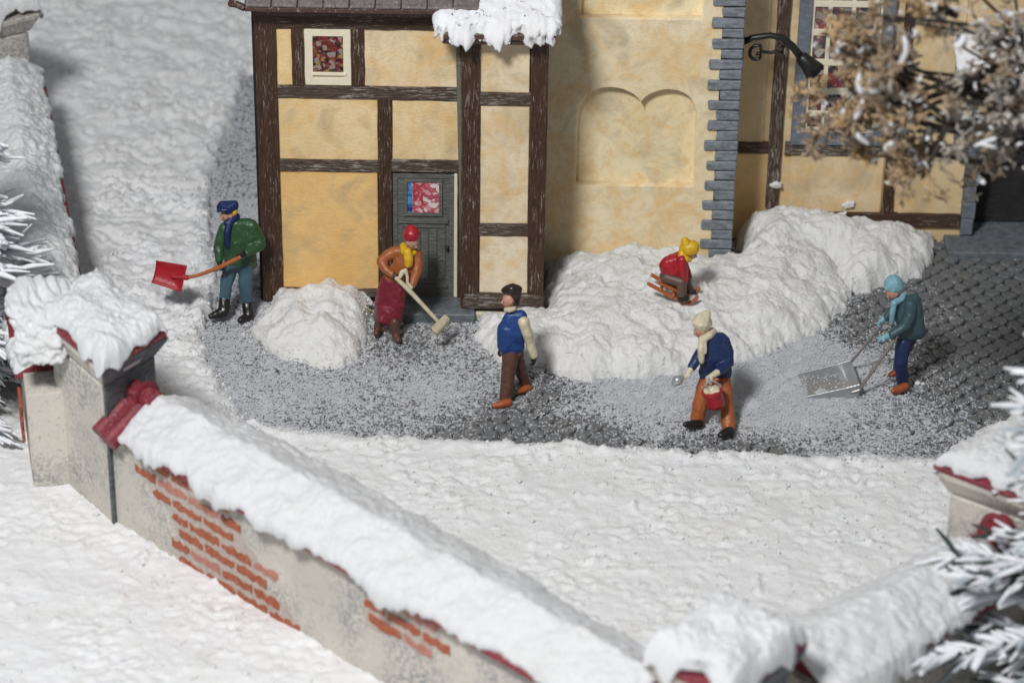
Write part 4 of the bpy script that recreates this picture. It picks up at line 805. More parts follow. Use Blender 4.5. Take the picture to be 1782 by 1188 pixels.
# --- walker
y = -2.45; m = person('man walking left', onz(888, 698)); m['label'] = 'man walking left in royal blue vest, cream sleeves and brown trousers'
hp, T = head(ony(885, 522, y), (-.93, -.32, -.05), 12.5*PX)
body = organic('body', hp+[[J(896, 556, y, 13), J(890, 604, y, 13)]]+limb(J(911, 556, y-.05, 7), J(921, 592, y+.02, 6), J(930, 620, y-.04, 5), J(930, 624, y-.04, 4))+limb(J(884, 552, y+.15, 7), J(878, 588, y+.22, 6), J(870, 606, y+.2, 4))
   +limb(J(888, 612, y-.04, 10), J(883, 655, y-.12, 8), J(880, 690, y-.2, 6))+limb(J(897, 612, y+.06, 10), J(906, 648, y+.12, 8), J(914, 670, y+.18, 6)), SKIN, m); face_marks(T, 11.5*PX, body)
organic('vest', [[J(887, 549, y, 8), J(906, 550, y, 10), J(884, 575, y, 16), J(898, 575, y, 15)], [J(884, 575, y, 17), J(898, 575, y, 16), J(883, 600, y, 16), J(896, 603, y, 14)], [J(883, 600, y, 16), J(896, 600, y, 15), J(882, 608, y, 10), J(901, 608, y, 10)]], BLUE, m, .011, 4, .012)
slv = organic('sleeve', limb(J(911, 560, y-.08, 9), J(917, 578, y-.08, 8.5), J(922, 594, y-.05, 7.5), J(929, 618, y-.06, 6.5)), CRM, m, .010, 3, .008)
organic('sleeve', limb(J(886, 556, y+.16, 8), J(879, 588, y+.22, 7), J(872, 604, y+.20, 6)), CRM, m, .010, 3)
organic('collar', limb(J(881, 539, y-.03, 4), J(887, 539, y-.07, 4.5), J(894, 537, y-.04, 4), J(893, 538, y+.04, 4.5), J(882, 539, y+.03, 4.5)), CRM, m, .008, 2)
organic('trousers', [[J(885, 612, y, 12), J(899, 612, y, 12)]]+limb(J(889, 612, y-.03, 13), J(884, 655, y-.12, 11), J(880, 692, y-.2, 10))+limb(J(897, 614, y+.06, 12), J(907, 648, y+.14, 9.5), J(914, 666, y+.2, 8)), TRBR, m, .011, 4, .010)
organic('shoe', [[J(884, 700, y-0.30, 7), J(873, 703, y-0.34, 6.5), J(859, 706, y-0.38, 4)]], ORSH, m, .009, 2); organic('shoe', [[J(919, 675, y+0.12, 6), J(912, 677, y+0.10, 6), J(902, 681, y+0.02, 4)]], ORSH, m, .009, 2)
organic('hair', [[J(879, 505, y, 6), J(901, 504, y, 7), J(891, 503, y-.02, 9)], [J(898, 510, y, 9), J(899, 526, y, 6), J(893, 517, y+.02, 8)], [J(876, 505, y, 4), J(884, 505, y, 5), J(878, 509, y, 3)]], HAIRD, m, .009, 3, .008)
hL = ony(929, 627, y-.06); organic('glove', hand(hL, (-.12, -.1, -1), (-.9, -.3, 0), .85, .75)+[[(tuple(ony(930, 621, y-.05)), 5.5*PX), (tuple(hL), 4.5*PX)]], BLACK, m, .007, 2)
hL = ony(870, 609, y+.2); organic('glove', hand(hL, (-.3, -.1, -1), (.6, -.3, 0), .85, .75), BLACK, m, .007, 2)
# --- child on the sledge
sx, sy = 1176, 505
best = min(np.arange(.2, .9, .01), key=lambda z: abs(HEAPZ[1](*onz(1165, 520, z)[:2])-z)); y = onz(1165, 520, best)[1]+.3
while any(ony(a_, b_, y)[2] < HEAPZ[1](*ony(a_, b_, y)[:2])+.035 for a_, b_ in ((1135, 498), (1165, 514), (1195, 528), (1200, 528))) and y > -2: y -= .01
print('sled y z', y, best)
sd_ = thing('sledge', 'orange-brown wooden toboggan tilted downhill on the long snow heap under the child', 'sledge', tuple(ony(1172, 510, y)))
for dx, dy, dyy in ((0, 0, -.0), (6, -15, .26)):
    organic('runner', limb(J(1129+dx, 494+dy, y+dyy, 3.2), J(1160+dx, 511+dy, y+dyy, 3.4), J(1190+dx*.7, 526+dy, y+dyy, 3.4), J(1199+dx*.7, 528+dy, y+dyy, 3.2), J(1208+dx*.5, 523+dy, y+dyy, 3.2), J(1213+dx*.5, 517+dy, y+dyy, 3.2)), ORNG, sd_, .008, 2)
for cx, cy in ((1150, 497), (1172, 507), (1192, 516)):
    q0_ = ony(cx, cy+7, y-.02); q1_ = ony(cx+6, cy-9, y+.28); organic('crossbar', [[(tuple(q0_), 3.5*PX), (tuple(q1_), 3.5*PX)]], ORNG, sd_, .008, 2)
for k in range(3):
    organic('seat_slat', [[J(1146+k*2.2, 492-k*5, y+.03+k*.1, 2.6), J(1182+k*2.2, 508-k*5, y+.03+k*.1, 2.6)]], ORNG, sd_, .008, 2)
m = person('child in red jumper and yellow pointed hat riding the sledge on the snow heap', ony(1172, 500, y))
yb = y+.12
hp, T = head(ony(1203, 440, yb), (.90, -.30, -.28), 11*PX)
body = organic('body', hp+[[J(1183, 456, yb, 10), J(1163, 476, yb, 11)]]+limb(J(1186, 452, yb-.1, 6), J(1190, 474, yb-.12, 5), J(1195, 487, yb-.05, 4))+limb(J(1160, 484, yb-.06, 8), J(1184, 492, yb-.1, 7), J(1187, 515, yb-.12, 5))+limb(J(1162, 480, yb+.08, 8), J(1192, 487, yb+.1, 7), J(1200, 505, yb+.1, 5)), SKIN2, m, .011); face_marks(T, 11*PX, body)
organic('jumper', [[J(1186, 449, yb, 10), J(1180, 446, yb+.05, 8), J(1162, 458, yb, 11), J(1172, 470, yb, 13)], [J(1160, 462, yb, 12), J(1175, 468, yb, 14), J(1160, 474, yb, 10), J(1184, 478, yb-.02, 10)]]+limb(J(1187, 452, yb-.10, 8), J(1189, 470, yb-.14, 7.5), J(1191, 484, yb-.12, 6.5))+limb(J(1187, 450, yb+.12, 7), J(1195, 470, yb+.14, 6), J(1199, 482, yb+.12, 5)), REDP, m, .010, 3, .012)
organic('trousers', [[J(1157, 480, yb, 9), J(1170, 484, yb-.04, 9)]]+limb(J(1160, 483, yb-.06, 9), J(1186, 491, yb-.12, 8.5), J(1187, 512, yb-.16, 7.5))+limb(J(1162, 480, yb+.08, 9), J(1192, 487, yb+.1, 8), J(1200, 504, yb+.1, 7)), TAUPE, m, .010, 3)
organic('boot', [[J(1187, 516, yb-.17, 6.5), J(1195, 520, yb-.2, 4.5), J(1184, 521, yb-.18, 5)]], BLACK, m, .009, 2); organic('boot', [[J(1201, 506, yb+.1, 5), J(1208, 508, yb+.08, 4)]], BLACK, m, .009, 2)
organic('pointed_hat', [[J(1200, 432, yb, 13), J(1204, 431, yb, 12.5)], [J(1196, 430, yb, 11), J(1192, 418, yb, 5.5)]], YEL, m, .009, 3, .006)
organic('scarf', limb(J(1188, 437, yb, 6.5), J(1187, 446, yb-.05, 6.5), J(1194, 451, yb-.10, 5.5), J(1200, 452, yb-.08, 4))+[[J(1190, 430, yb, 7), J(1187, 444, yb, 6)]], YEL, m, .009, 3)
organic('glove', hand(ony(1192, 490, yb-.12), (.5, -.2, -.8), (-.5, .3, -.2), .75, 1.2), BLACK, m, .007, 2); organic('glove', hand(ony(1200, 486, yb+.12), (.5, -.2, -.8), (-.5, .3, -.2), .7, 1.2), BLACK, m, .007, 2)
# --- man strewing salt
y = -3.0; m = person('man in cream hat, navy coat and orange trousers carrying a red bucket', onz(1240, 752))
hp, T = head(ony(1219, 574, y-.03), (-.86, -.42, -.20), 12.3*PX)
body = organic('body', hp+[[J(1243, 600, y, 13), J(1243, 645, y, 13)]]+limb(J(1228, 600, y-.02, 7), J(1212, 628, y-.15, 6), J(1201, 643, y-.25, 5))+limb(J(1258, 596, y, 7), J(1268, 628, y-.05, 7), J(1245, 653, y-.25, 5))
   +limb(J(1230, 662, y, 10), J(1218, 698, y-.12, 8), J(1213, 733, y-.15, 6))+limb(J(1257, 662, y, 10), J(1265, 708, y-.16, 8), J(1268, 747, y-.34, 6)), SKIN, m); face_marks(T, 11.5*PX, body)
organic('coat', [[J(1236, 590, y-.02, 10), J(1254, 591, y+.02, 11), J(1236, 618, y-.02, 15), J(1255, 618, y, 15)], [J(1236, 618, y-.02, 15), J(1255, 618, y, 15), J(1231, 646, y, 12), J(1258, 644, y, 12)], [J(1229, 646, y, 12), J(1260, 643, y, 12), J(1226, 655, y, 8), J(1264, 650, y, 8)]]
   +limb(J(1230, 598, y-.02, 9), J(1216, 620, y-.12, 8.5), J(1204, 638, y-.24, 7))+limb(J(1259, 594, y, 10), J(1267, 614, y, 9), J(1267, 630, y-.06, 9), J(1250, 647, y-.24, 7)), NAVY2, m, .011, 3, .012)
organic('trousers', [[J(1231, 660, y, 12), J(1257, 660, y, 12)]]+limb(J(1231, 662, y, 13), J(1219, 698, y-.12, 11.5), J(1214, 728, y-.15, 11))+limb(J(1257, 662, y, 13), J(1265, 708, y-.16, 11), J(1268, 743, y-.34, 10)), ORTR, m, .011, 3, .012)
organic('boot', [[J(1217, 738, y-0.26, 7.5), J(1205, 738, y-0.30, 7), J(1193, 738, y-0.35, 4.5)]], BLACK, m, .009, 3, .006); organic('boot', [[J(1270, 750, y-0.46, 7.5), J(1261, 754, y-0.52, 7), J(1254, 757, y-0.56, 5)]], BLACK, m, .009, 3, .006)
organic('hat', [[J(1221, 560, y-.02, 14), J(1224, 563, y, 13.5)], [J(1222, 557, y-.01, 12), J(1230, 547, y+.02, 6.5)], [J(1207, 562, y-.06, 3), J(1220, 567, y-.13, 3), J(1234, 567, y-.06, 3.5)]], CRM, m, .009, 3, .008)
organic('scarf', limb(J(1239, 577, y+.02, 7), J(1234, 583, y-.08, 6.5), J(1223, 590, y-.13, 6))+limb(J(1221, 590, y-.14, 5.5), J(1220, 608, y-.20, 5.5), J(1221, 628, y-.20, 4.5))+limb(J(1225, 592, y-.14, 5), J(1226, 612, y-.2, 4)), CRM, m, .009, 3, .008)
hL = ony(1197, 649, y-.30); hR = ony(1237, 655, y-.34)
organic('glove', hand(hL, (-.7, -.3, -.45), (.2, .3, -.8), .95, 1.1)+[[(tuple(ony(1202, 642, y-.27)), 5.5*PX), (tuple(hL), 4.5*PX)]], CRM, m, .007, 2)
organic('glove', hand(hR, (-.75, -.2, -.35), (.3, .3, -.9), 1.0, 1.2)+[[(tuple(ony(1248, 648, y-.27)), 6*PX), (tuple(hR), 5*PX)]], CRM, m, .007, 2)
spn = thing('hand_scoop', 'silver hand scoop in the left-hand glove of the man with the bucket', 'scoop', tuple(ony(1180, 662, y-.34)))
organic('bowl', [[J(1187, 656, y-.33, 4), J(1179, 662, y-.36, 8), J(1173, 667, y-.38, 4)]], SILV, spn, .007, 3); organic('handle', limb(J(1188, 655, y-.33, 2.2), J(1197, 649, y-.30, 2)), SILV, spn, .006, 2)
bk = thing('bucket', 'small red bucket of salt hanging from the cream-gloved hand', 'bucket', tuple(ony(1246, 712, y-.42)))
by_ = y-.40; t0 = v3(*ony(1239, 680, by_)); t1 = v3(*ony(1247, 706, by_)); ax = (t0-t1)/np.linalg.norm(t0-t1); V, F = tube_data([tuple(t1), tuple(t1+ax*.05), tuple(t0-ax*.02), tuple(t0)], [14*PX, 15*PX, 17*PX, 17.8*PX], 20)
pmesh('pail', V, F, REDP, bk, smooth=True); V, F = tube_data([tuple(t0-ax*.02), tuple(t0+ax*.012)], [18.6*PX, 18.6*PX], 20); pmesh('rim', V, F, REDP, bk, smooth=False)
organic('salt', [[(tuple(t0+ax*.01+v3(dx_, dy_, 0)), .035) for dx_ in (-.07, .07) for dy_ in (-.06, .06)], [(tuple(t0+ax*.045+v3(.03, 0, 0)), .03), (tuple(t0+v3(-.02, -.03, .02)), .04)]], CRM, bk, .008, 2, .03)
hq = [t0+v3(-.12, 0, 0), t0+v3(-.09, -.02, .12), v3(*hR)+v3(-.01, -.03, -.02), t0+v3(.10, -.02, .11), t0+v3(.13, 0, 0)]; tube('handle', [tuple(q) for q in hq], .011, SILV, bk)
organic('pail_grip', [[(tuple(v3(*hR)+v3(-.045, -.055, .01)), .022), (tuple(v3(*hR)+v3(.0, -.065, -.07)), .02)]], SILV, bk, .007, 2)
# --- man pushing the snow scoop
y = -2.1; m = person('stooping man in teal coat and light blue hat pushing a silver snow pusher', onz(1562, 676))
hp, T = head(ony(1554, 508, y-.03), (-.80, -.42, -.42), 12.8*PX)
body = organic('body', hp+[[J(1580, 530, y, 13), J(1587, 580, y, 13)]]+limb(J(1560, 533, y+.1, 7), J(1541, 552, y+.05, 5))+limb(J(1582, 532, y-.08, 7), J(1578, 562, y-.14, 6), J(1549, 584, y-.2, 5))
   +limb(J(1573, 595, y-.05, 10), J(1567, 632, y-.12, 8), J(1572, 668, y-.02, 6))+limb(J(1580, 592, y+.1, 9), J(1566, 625, y+.12, 8), J(1562, 642, y+.18, 6)), SKIN, m); face_marks(T, 12*PX, body)
organic('coat', [[J(1568, 526, y, 10), J(1590, 524, y, 12), J(1572, 552, y, 14), J(1592, 552, y, 14)], [J(1573, 552, y, 14), J(1592, 552, y, 14), J(1577, 578, y, 13), J(1595, 574, y, 13)], [J(1576, 574, y, 13), J(1596, 572, y, 13), J(1572, 586, y-.05, 7), J(1602, 580, y, 8), J(1590, 585, y, 7)]]
   +limb(J(1562, 530, y+.1, 8), J(1551, 542, y+.08, 7.5), J(1543, 552, y+.05, 6.5))+limb(J(1585, 530, y-.08, 10), J(1584, 549, y-.14, 9), J(1576, 566, y-.18, 8.5), J(1553, 582, y-.22, 7)), TEAL, m, .011, 3, .010)
organic('trousers', [[J(1574, 594, y-.04, 11), J(1582, 592, y+.06, 11)]]+limb(J(1573, 596, y-.05, 12.5), J(1567, 630, y-.12, 10.5), J(1571, 664, y-.04, 9.5))+limb(J(1580, 594, y+.1, 11), J(1566, 625, y+.14, 9), J(1563, 640, y+.2, 8)), NAVY3, m, .011, 3, .010)
organic('shoe', [[J(1575, 672, y-0.13, 7), J(1565, 677, y-0.18, 6.5), J(1554, 680, y-0.24, 4)]], ORSH, m, .009, 2); organic('shoe', [[J(1562, 646, y+0.10, 6), J(1550, 652, y+0.06, 4.5)]], ORSH, m, .009, 2)
organic('hat', [[J(1555, 494, y, 14.5), J(1557, 497, y, 14)], [J(1543, 502, y-.06, 3.5), J(1556, 505, y-.1, 3.5), J(1568, 502, y-.04, 4)]], LBLUE, m, .009, 3, .005)
organic('hair', [[J(1567, 508, y, 5), J(1564, 514, y+.0, 4)]], HAIRY, m, .008, 2)
organic('scarf', limb(J(1572, 511, y-.0, 5.5), J(1569, 519, y-.06, 5.5), J(1559, 525, y-.10, 5.5))+limb(J(1556, 527, y-.13, 5), J(1553, 545, y-.14, 4.5), J(1552, 562, y-.10, 4)), LBLUE, m, .009, 3)
hL = ony(1533, 559, y+.04); hR = ony(1538, 587, y-.25)
organic('glove', hand(hL, (-.5, -.1, -.8), (.5, -.4, -.1), .95, 1.2)+[[(tuple(ony(1541, 552, y+.05)), 5.5*PX), (tuple(hL), 5*PX)]], LBLUE, m, .007, 2)
organic('glove', hand(hR, (-.95, -.1, -.15), (.1, .2, -.9), 1.0, 1.1)+[[(tuple(ony(1549, 584, y-.22)), 6*PX), (tuple(hR), 5*PX)]], LBLUE, m, .007, 2)
ps = thing('snow_pusher', 'silver snow pusher with two steel handles scraping powder off the cobbles', 'snow pusher', tuple(onz(1440, 665)))
F0 = v3(*onz(1404, 692, .02)); F1 = v3(*onz(1390, 652, .02)); K0 = v3(*onz(1494, 690, .02)); K1 = v3(*onz(1478, 648, .02)); up = v3(0, 0, 1)
def scoop():
    n = 12; V = []
    prof = [(i/n*.82, 0) for i in range(n//2+1)]+[(.82+.18*math.sin(g), .20*(1-math.cos(g))) for g in np.linspace(.25, 1.57, 7)]
    for side in (0, 1):
        for (a, h) in prof:
            f = F0 if side == 0 else F1; k = K0 if side == 0 else K1; V.append(tuple(f*(1-a)+k*a+up*h))
    for side in (0, 1):
        for (a, h) in prof:
            f = F0 if side == 0 else F1; k = K0 if side == 0 else K1; V.append(tuple(f*(1-a)+k*a+up*(h-.015)+(k-f)/np.linalg.norm(k-f)*.012*(h > 0)))
    m_ = len(prof); F = []
    for i in range(m_-1): F += [(i, i+1, m_+i+1, m_+i), (2*m_+i, 3*m_+i, 3*m_+i+1, 2*m_+i+1), (i, 2*m_+i, 2*m_+i+1, i+1), (m_+i, m_+i+1, 3*m_+i+1, 3*m_+i)]
    F += [(0, m_, 3*m_, 2*m_), (m_-1, 3*m_-1, 4*m_-1, 2*m_-1)]; return pmesh('scoop_tray', V, F, SILV, ps, smooth=False)
scoop()
for f, k, s_ in ((F0, K0, -1), (F1, K1, 1)):
    d_ = (F1-F0)/np.linalg.norm(F1-F0)*.012*s_; P = [f, k, k+up*.20, k*.75+f*.25+up*.15, f*.8+k*.2+up*.06, f+up*.03]; V = [tuple(p-d_) for p in P]+[tuple(p+d_) for p in P]; nn_ = len(P)
    pmesh('side_wall', V, [tuple(range(nn_)), tuple(range(2*nn_-1, nn_-1, -1))]+[(i, (i+1) % nn_, nn_+(i+1) % nn_, nn_+i) for i in range(nn_)], SILV, ps, bevel=.004)
organic('handle', [[(tuple(K1+up*.15), 2.6*PX), (tuple(ony(1531, 570, y+.02)), 2.6*PX)], [(tuple(ony(1531, 570, y+.02)), 2.6*PX), (tuple(ony(1536, 556, y+.05)), 2.6*PX)]], STEEL, ps, .007, 2)
organic('handle', [[(tuple(K0+up*.10), 3*PX), (tuple(ony(1549, 602, y-.24)), 3*PX)], [(tuple(ony(1549, 602, y-.24)), 3.8*PX), (tuple(ony(1556, 590, y-.22)), 3.5*PX)], [(tuple(K0+up*.10), 4*PX), (tuple(K0+up*.07+(F0-K0)*.14), 3*PX)]], STEEL, ps, .007, 2)
for i, (px_, py_) in enumerate(((1596, 667), (1605, 668))): organic('snow_lump', [[J(px_, py_, -2.0, 4.2-1.5*i), J(px_+3-i, py_-1, -2.0, 3.2-.8*i)]], SNOWW, None, .01, 2)
for o_ in [o for o in COL.objects if o.name.startswith('snow_lump')]: tag(o_, ('larger' if o_.name == 'snow_lump' else 'smaller')+' of two tiny snow crumbs behind the orange shoes of the pusher man', 'snow lump', 'snow crumbs')
# ------------------------------------------------------------------ plants
def twig_sheet(name, T, mat, parent, k=3, kind=None):
    """T: list of (points, radii); all joined"""
    V = []; F = []; nb = 0
    for pts, rs in T:
        pts = np.asarray(pts, float); n = len(pts); t = np.gradient(pts, axis=0); t /= np.linalg.norm(t, axis=1)[:, None]+1e-9
        a = np.cross(t, np.array([.31, .25, .92])); a /= np.linalg.norm(a, axis=1)[:, None]+1e-9; b = np.cross(t, a); g = np.arange(k)*2*np.pi/k
        R_ = pts[:, None]+(a[:, None]*np.cos(g)[None, :, None]+b[:, None]*np.sin(g)[None, :, None])*np.asarray(rs)[:, None, None]
        V.append(R_.reshape(-1, 3)); i = np.arange(n-1)[:, None]*k+np.arange(k)[None]; j = np.arange(n-1)[:, None]*k+((np.arange(k)+1) % k)[None]
        F.append(np.stack([i, j, j+k, i+k], -1).reshape(-1, 4)+nb); nb += n*k
    return tag(fmesh(name, np.concatenate(V), np.concatenate(F), mat, parent), kind=kind)
FROST = m_paint('frosted_needle', (.78, .79, .82), .6, .12); FROSTB = m_paint('frosted_blue_needle', (.50, .56, .60), .6, .35, sc=4); FIRG = m_paint('dark_fir_needle', (.03, .05, .04), .7, .4); BARK = m_paint('dark_bark', (.03, .02, .014), .8, .4)
def fir(label, base, H_, R0, seed, nb_, mats, need=(.30, .05), azr=(0, 6.28), zmin=.3, zmax=None, kk=26, dense=1., thick=.022, droop=.25, tier=None):
    r_ = np.random.default_rng(seed); o = thing('fir_tree', label, 'fir tree', base); b = np.array(base)
    tube('trunk', [tuple(b), tuple(b+[0, 0, H_*.5]), tuple(b+[0, 0, H_])], [.12, .08, .02], BARK, o)
    sets = [[], [], []]; br_ = []
    for q in range(nb_):
        z = zmin+(H_*.96-zmin)*((q+.5)/nb_); az = r_.uniform(*azr); Lb = R0*(1-z/H_*.80)*r_.uniform(.8, 1.1)*(tier(z) if tier else 1); d = np.array([math.cos(az), math.sin(az), 0])
        s = np.linspace(0, 1, 7); pts = b+np.array([0, 0, z])+d[None]*(s*Lb)[:, None]+np.array([0, 0, 1.])[None]*(-(droop*Lb)*s**1.6+.05*Lb*s**4)[:, None]; br_.append((pts, np.linspace(.03, .012, 7)))
        for j in range(int(kk*Lb*dense)+4):
            t = .12+.88*r_.random(); i = min(int(t*6), 5); p = pts[i]+(pts[i+1]-pts[i])*(t*6-i); side = r_.choice([-1, 1]); g = r_.uniform(.25, .85)*side
            dd_ = d*math.cos(g)+np.array([-d[1], d[0], 0])*math.sin(g)+np.array([0, 0, r_.uniform(-.45, .35)]); dd_ /= np.linalg.norm(dd_); l = need[0]*r_.uniform(.6, 1.25)
            w = thick*r_.uniform(.7, 1.3); m_ = p+dd_*l*.5+np.array([0, 0, .02]); sets[0 if r_.random() < .7 else (1 if r_.random() < .6 else 2)].append(([p, m_, p+dd_*l], [w*.8, w, w*.45]))
    twig_sheet('branches', br_, BARK, o, 4)
    for n_, s_, mt in zip(('frosted_needles', 'bluish_needles', 'dark_needles'), sets, mats):
        if s_: twig_sheet(n_, s_, mt, o, 5, 'stuff')
    return o
fir('white frosted fir at the left edge, in front of the snow-covered side wall', (-7.35, -3.0, 0), 5.1, 1.5, 5, 150, (FROST, FROST, FROSTB), need=(.50, .05), kk=19, thick=.032)
fir('frosted bluish fir in the near right corner, blurred before the right wall', (6.45, -9.6, -.2), 5.9, 2.3, 8, 120, (FROST, FROSTB, FIRG), need=(.38, .05), kk=27, thick=.034, droop=.12, tier=lambda z: 1.0-.42*math.exp(-((z-3.15)/.62)**2)+.12*math.exp(-((z-4.4)/.5)**2))
# dry brown tree at the upper right
BRN1 = m_paint('dry_brown_twig', (.38, .28, .185), .8, .45, sc=5); BRN2 = m_paint('ochre_twig', (.50, .34, .18), .8, .35, sc=5); BRNG = m_paint('grey_twig', (.48, .44, .38), .8, .35, sc=5)
tr = thing('dry_tree', 'leafless brown tree flecked with snow, hanging into the upper right corner', 'tree', (8.6, -6.3, 0))
r_ = np.random.default_rng(12); top = np.array([8.2, -6.3, 5.0])
tube('trunk', [(8.6, -6.3, -.1), (8.6, -6.3, 1.6), (8.45, -6.25, 3.4), tuple(top)], [.30, .24, .2, .15], BARK, tr, 10)
tw = [[], [], [], []]; fl = []
ends = [(1440, 20), (1455, 90), (1430, 165), (1470, 225), (1520, 262), (1560, 215), (1585, 285), (1500, 120), (1620, 20), (1660, 80), (1700, 30), (1700, 130), (1745, 60), (1770, 140), (1720, 215), (1765, 285), (1740, 250), (1520, 30), (1425, 60), (1600, -20), (1680, -30), (1760, -10), (1490, 180), (1530, 160), (1775, 200), (1700, 290), (1550, 120), (1430, 225), (1475, 60),(1770, 100),(1720, 170)]
def curve(p, q, bend, n=6):
    s = np.linspace(0, 1, n)[:, None]; m = r_.normal(0, bend, 3); return p*(1-s)+q*s+m*np.sin(np.pi*s)+r_.normal(0, bend*.12, (n, 3))
mains = []
for k, (px, py) in enumerate(ends):
    yy = -6.3+r_.uniform(-.9, .9); e_ = ony(px, py, yy); src = top+np.array([-.1, 0, r_.uniform(-.4, 1.2)]) if (k < 20 and py < 130) or len(mains) < 3 else mains[r_.integers(len(mains))][0][r_.integers(2, 5)]
    if k == 19: src = np.array(ony(1660, 30, -6.3))
    c_ = curve(src, e_, .16, 8); mains.append((c_, np.linspace(.045, .016, 8))); 
tw[3] = mains
def spray(p, d, l, lev, mi):
    q = p+d*l; c_ = curve(p, q, l*.16, 4); tw[mi].append((c_, np.linspace(.016, .010, 4)*(1.25 if lev == 0 else .9)))
    if lev < 3:
        for _ in range(r_.integers(1, 4)):
            t = r_.integers(1, 4); d2 = d*.6+r_.normal(0, .75, 3); d2 /= np.linalg.norm(d2); spray(c_[t], d2, l*r_.uniform(.5, .8), lev+1, mi)
    elif r_.random() < .9:
        for _ in range(3): d2 = r_.normal(0, 1, 3); d2 /= np.linalg.norm(d2); tw[mi].append((np.stack([q, q+d2*.04, q+d2*.07+r_.normal(0, .012, 3)]), [.017, .020, .011]))
for c_, _ in mains:
    px, py = proj(c_[-1])
    for j in range(1, 8):
        ds = (3 if j > 5 else 2 if j > 2 else 0) if px < 1600 else (2 if j > 6 else (1 if r_.random() < .45 else 0))
        for _ in range(ds):
            d = (c_[j]-c_[j-1]); d = d/np.linalg.norm(d)+r_.normal(0, .8, 3); d /= np.linalg.norm(d); qx, qy = proj(c_[j])
            if (1598 < qx < 1684 and 45 < qy < 270 and r_.random() < .85) or qy > 320 or qx < 1448-(qy > 140)*30: continue
            spray(c_[j], d, r_.uniform(.16, .30), 0, 0 if r_.random() < .45 else (1 if qx < 1650 and r_.random() < .8 else 2))
            
            for _f in range(2):
                if r_.random() < .6: fl.append(c_[j]+r_.normal(0, .14, 3))
for n_, s_, mt in zip(('brown_twigs', 'ochre_twigs', 'grey_twigs'), tw[:3], (BRN1, BRN2, BRNG)): twig_sheet(n_, s_, mt, tr, 3, 'stuff')
twig_sheet('boughs', tw[3], BARK, tr, 6)
print('twigs', [len(t) for t in tw], 'flakes', len(fl))
sn = []
for p in fl:
    d = r_.normal(0, 1, 3); d /= np.linalg.norm(d); l = r_.uniform(.03, .12); sn.append((curve(p, p+d*l, l*.2, 4), np.array([.5, 1, .9, .4])*r_.uniform(.012, .028)))
for a_, b_, w_ in (((1573, 62), (1556, 130), .035), ((1497, 128), (1508, 165), .038), ((1508, 165), (1488, 208), .04), ((1510, 158), (1545, 150), .05), ((1492, 230), (1512, 252), .032), ((1540, 262), (1560, 246), .035), ((1695, 255), (1735, 240), .028), ((1705, 250), (1735, 258), .024), ((1750, 15), (1765, 26), .03), ((1700, 310), (1715, 320), .035), ((1680, 60), (1660, 80), .04)):
    sn.append((curve(ony(*a_, -7.0), ony(*b_, -7.0), .03, 5), np.array([.5, 1, .9, 1, .4])*w_))
twig_sheet('snow_flecks', sn, SNOWC, tr, 7, 'stuff')
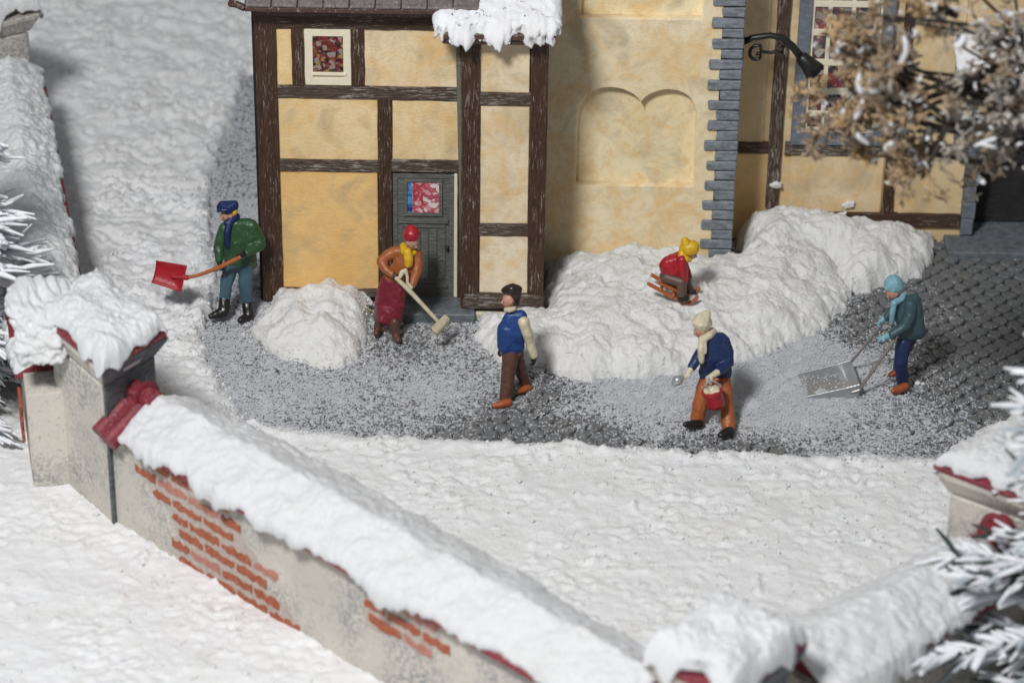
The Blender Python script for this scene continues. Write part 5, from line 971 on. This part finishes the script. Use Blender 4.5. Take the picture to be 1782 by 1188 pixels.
# dead weed by the doorstep, loose fibres and crumbs on the snow
wd = thing('dead_weed', 'tiny dead twiggy weed with one white flake between snow heap and doorstep', 'weed', tuple(onz(640, 545)))
T = []; w0 = onz(641, 548, 0)
for k in range(14): T.append((curve(w0+r_.normal(0, .02, 3), w0+np.array([r_.uniform(-.14, .12), r_.uniform(-.12, .02), r_.uniform(.05, .30)]), .03, 4), [.010, .008, .007, .004]))
twig_sheet('stems', T, BRN2, wd, 4); organic('flake', [[J(642, 524, -.35, 3), J(641, 517, -.35, 1.2), J(646, 527, -.35, 3.2), J(638, 528, -.35, 2)]], SNOWW, wd, .008, 1)
FIB = [m_paint('pink_fibre', (.62, .38, .42), .7, .1), m_paint('green_fibre', (.42, .50, .38), .7, .1), m_paint('brown_fibre', (.40, .30, .20), .7, .2)]
for mi in range(3):
    T = []
    while len(T) < 120:
        px, py = r_.uniform(200, 1700), r_.uniform(60, 1180); q = onz(px, py, .1)
        s_ = sdist(STREET, q[:1], q[1:2])[0]; z = None
        if s_ < -.1 and (q[1] < -.5 or q[0] < -4.3): z = float(ground_z(q[:1], q[1:2])[0])
        else:
            for h in HEAPZ:
                zz = h(q[0], q[1]); z = zz if zz > .12 else z
        if z is None: continue
        a_ = r_.uniform(0, 6.28); l = r_.uniform(.04, .16); p = np.array([q[0], q[1], z+.006]); T.append((curve(p, p+np.array([math.cos(a_)*l, math.sin(a_)*l, r_.uniform(0, .02)]), l*.2, 5)+[0, 0, .004], [.0026]*5))
    tag(twig_sheet('loose_fibres', T, FIB[mi], None, 3), 'fine %s fibres strewn over the snow' % ('pink', 'green', 'brown')[mi], 'fibres', kind='stuff')
T = []; rr_ = np.random.default_rng(4)
GL = m_paint('glitter_flake', (.80, .92, .92), .15, 0)
for px, py in [(1187, 937), (990, 1100), (988, 1015), (740, 1025), (1283, 570), (127, 1160), (541, 1184), (912, 28), (1090, 60), (1305, 942), (1035, 950), (950, 1060), (200, 870), (1472, 908)]+[(rr_.uniform(450, 1600), rr_.uniform(800, 1060)) for _ in range(45)]:
    q = onz(px, py, .12 if py < 1000 or px < 600 else 1.7)
    if py < 60: q = ony(px, py, -.55)
    z = max(q[2], float(ground_z(q[:1], q[1:2])[0])) if py > 500 else q[2]; c0 = np.array([q[0], q[1], z+.02]); T.append((np.stack([c0-[.0, 0, .018], c0, c0+[0, 0, .018]]), [.003, .018, .003]))
tag(twig_sheet('glitter', T, GL, None, 4), 'sparse glitter flakes sparkling on the snow', 'glitter', kind='stuff')
for px, py, l in ((630, 768, 'pale yellowish snow crumb on the near edge of the cleared street'), (1098, 436, 'small white snow clot stuck low on the tower wall above the long heap'), (1462, 376, 'flat snow clot lying on the sill beam of the corner house'), (1476, 357, 'splashed snow clot on the cream panel below the large window'), (1350, 322, 'snow smear on the foot of the timber post of the corner house')):
    yy = {630: onz(630, 770)[1], 1098: TY-.04, 1462: RY-.1, 1476: RY-.04, 1350: RY-.08}[px]
    o_ = organic('snow_lump', [[J(px-8, py, yy, 3), J(px+6, py+1, yy, 4), J(px+1, py-3, yy, 4)], [J(px+9, py-5, yy, 2), J(px, py, yy, 3)], [J(px-3, py+3, yy, 3.5), J(px+10, py+3, yy, 2)]], SNOWW, None, .012, 1, .03); tag(o_, l, 'snow lump')
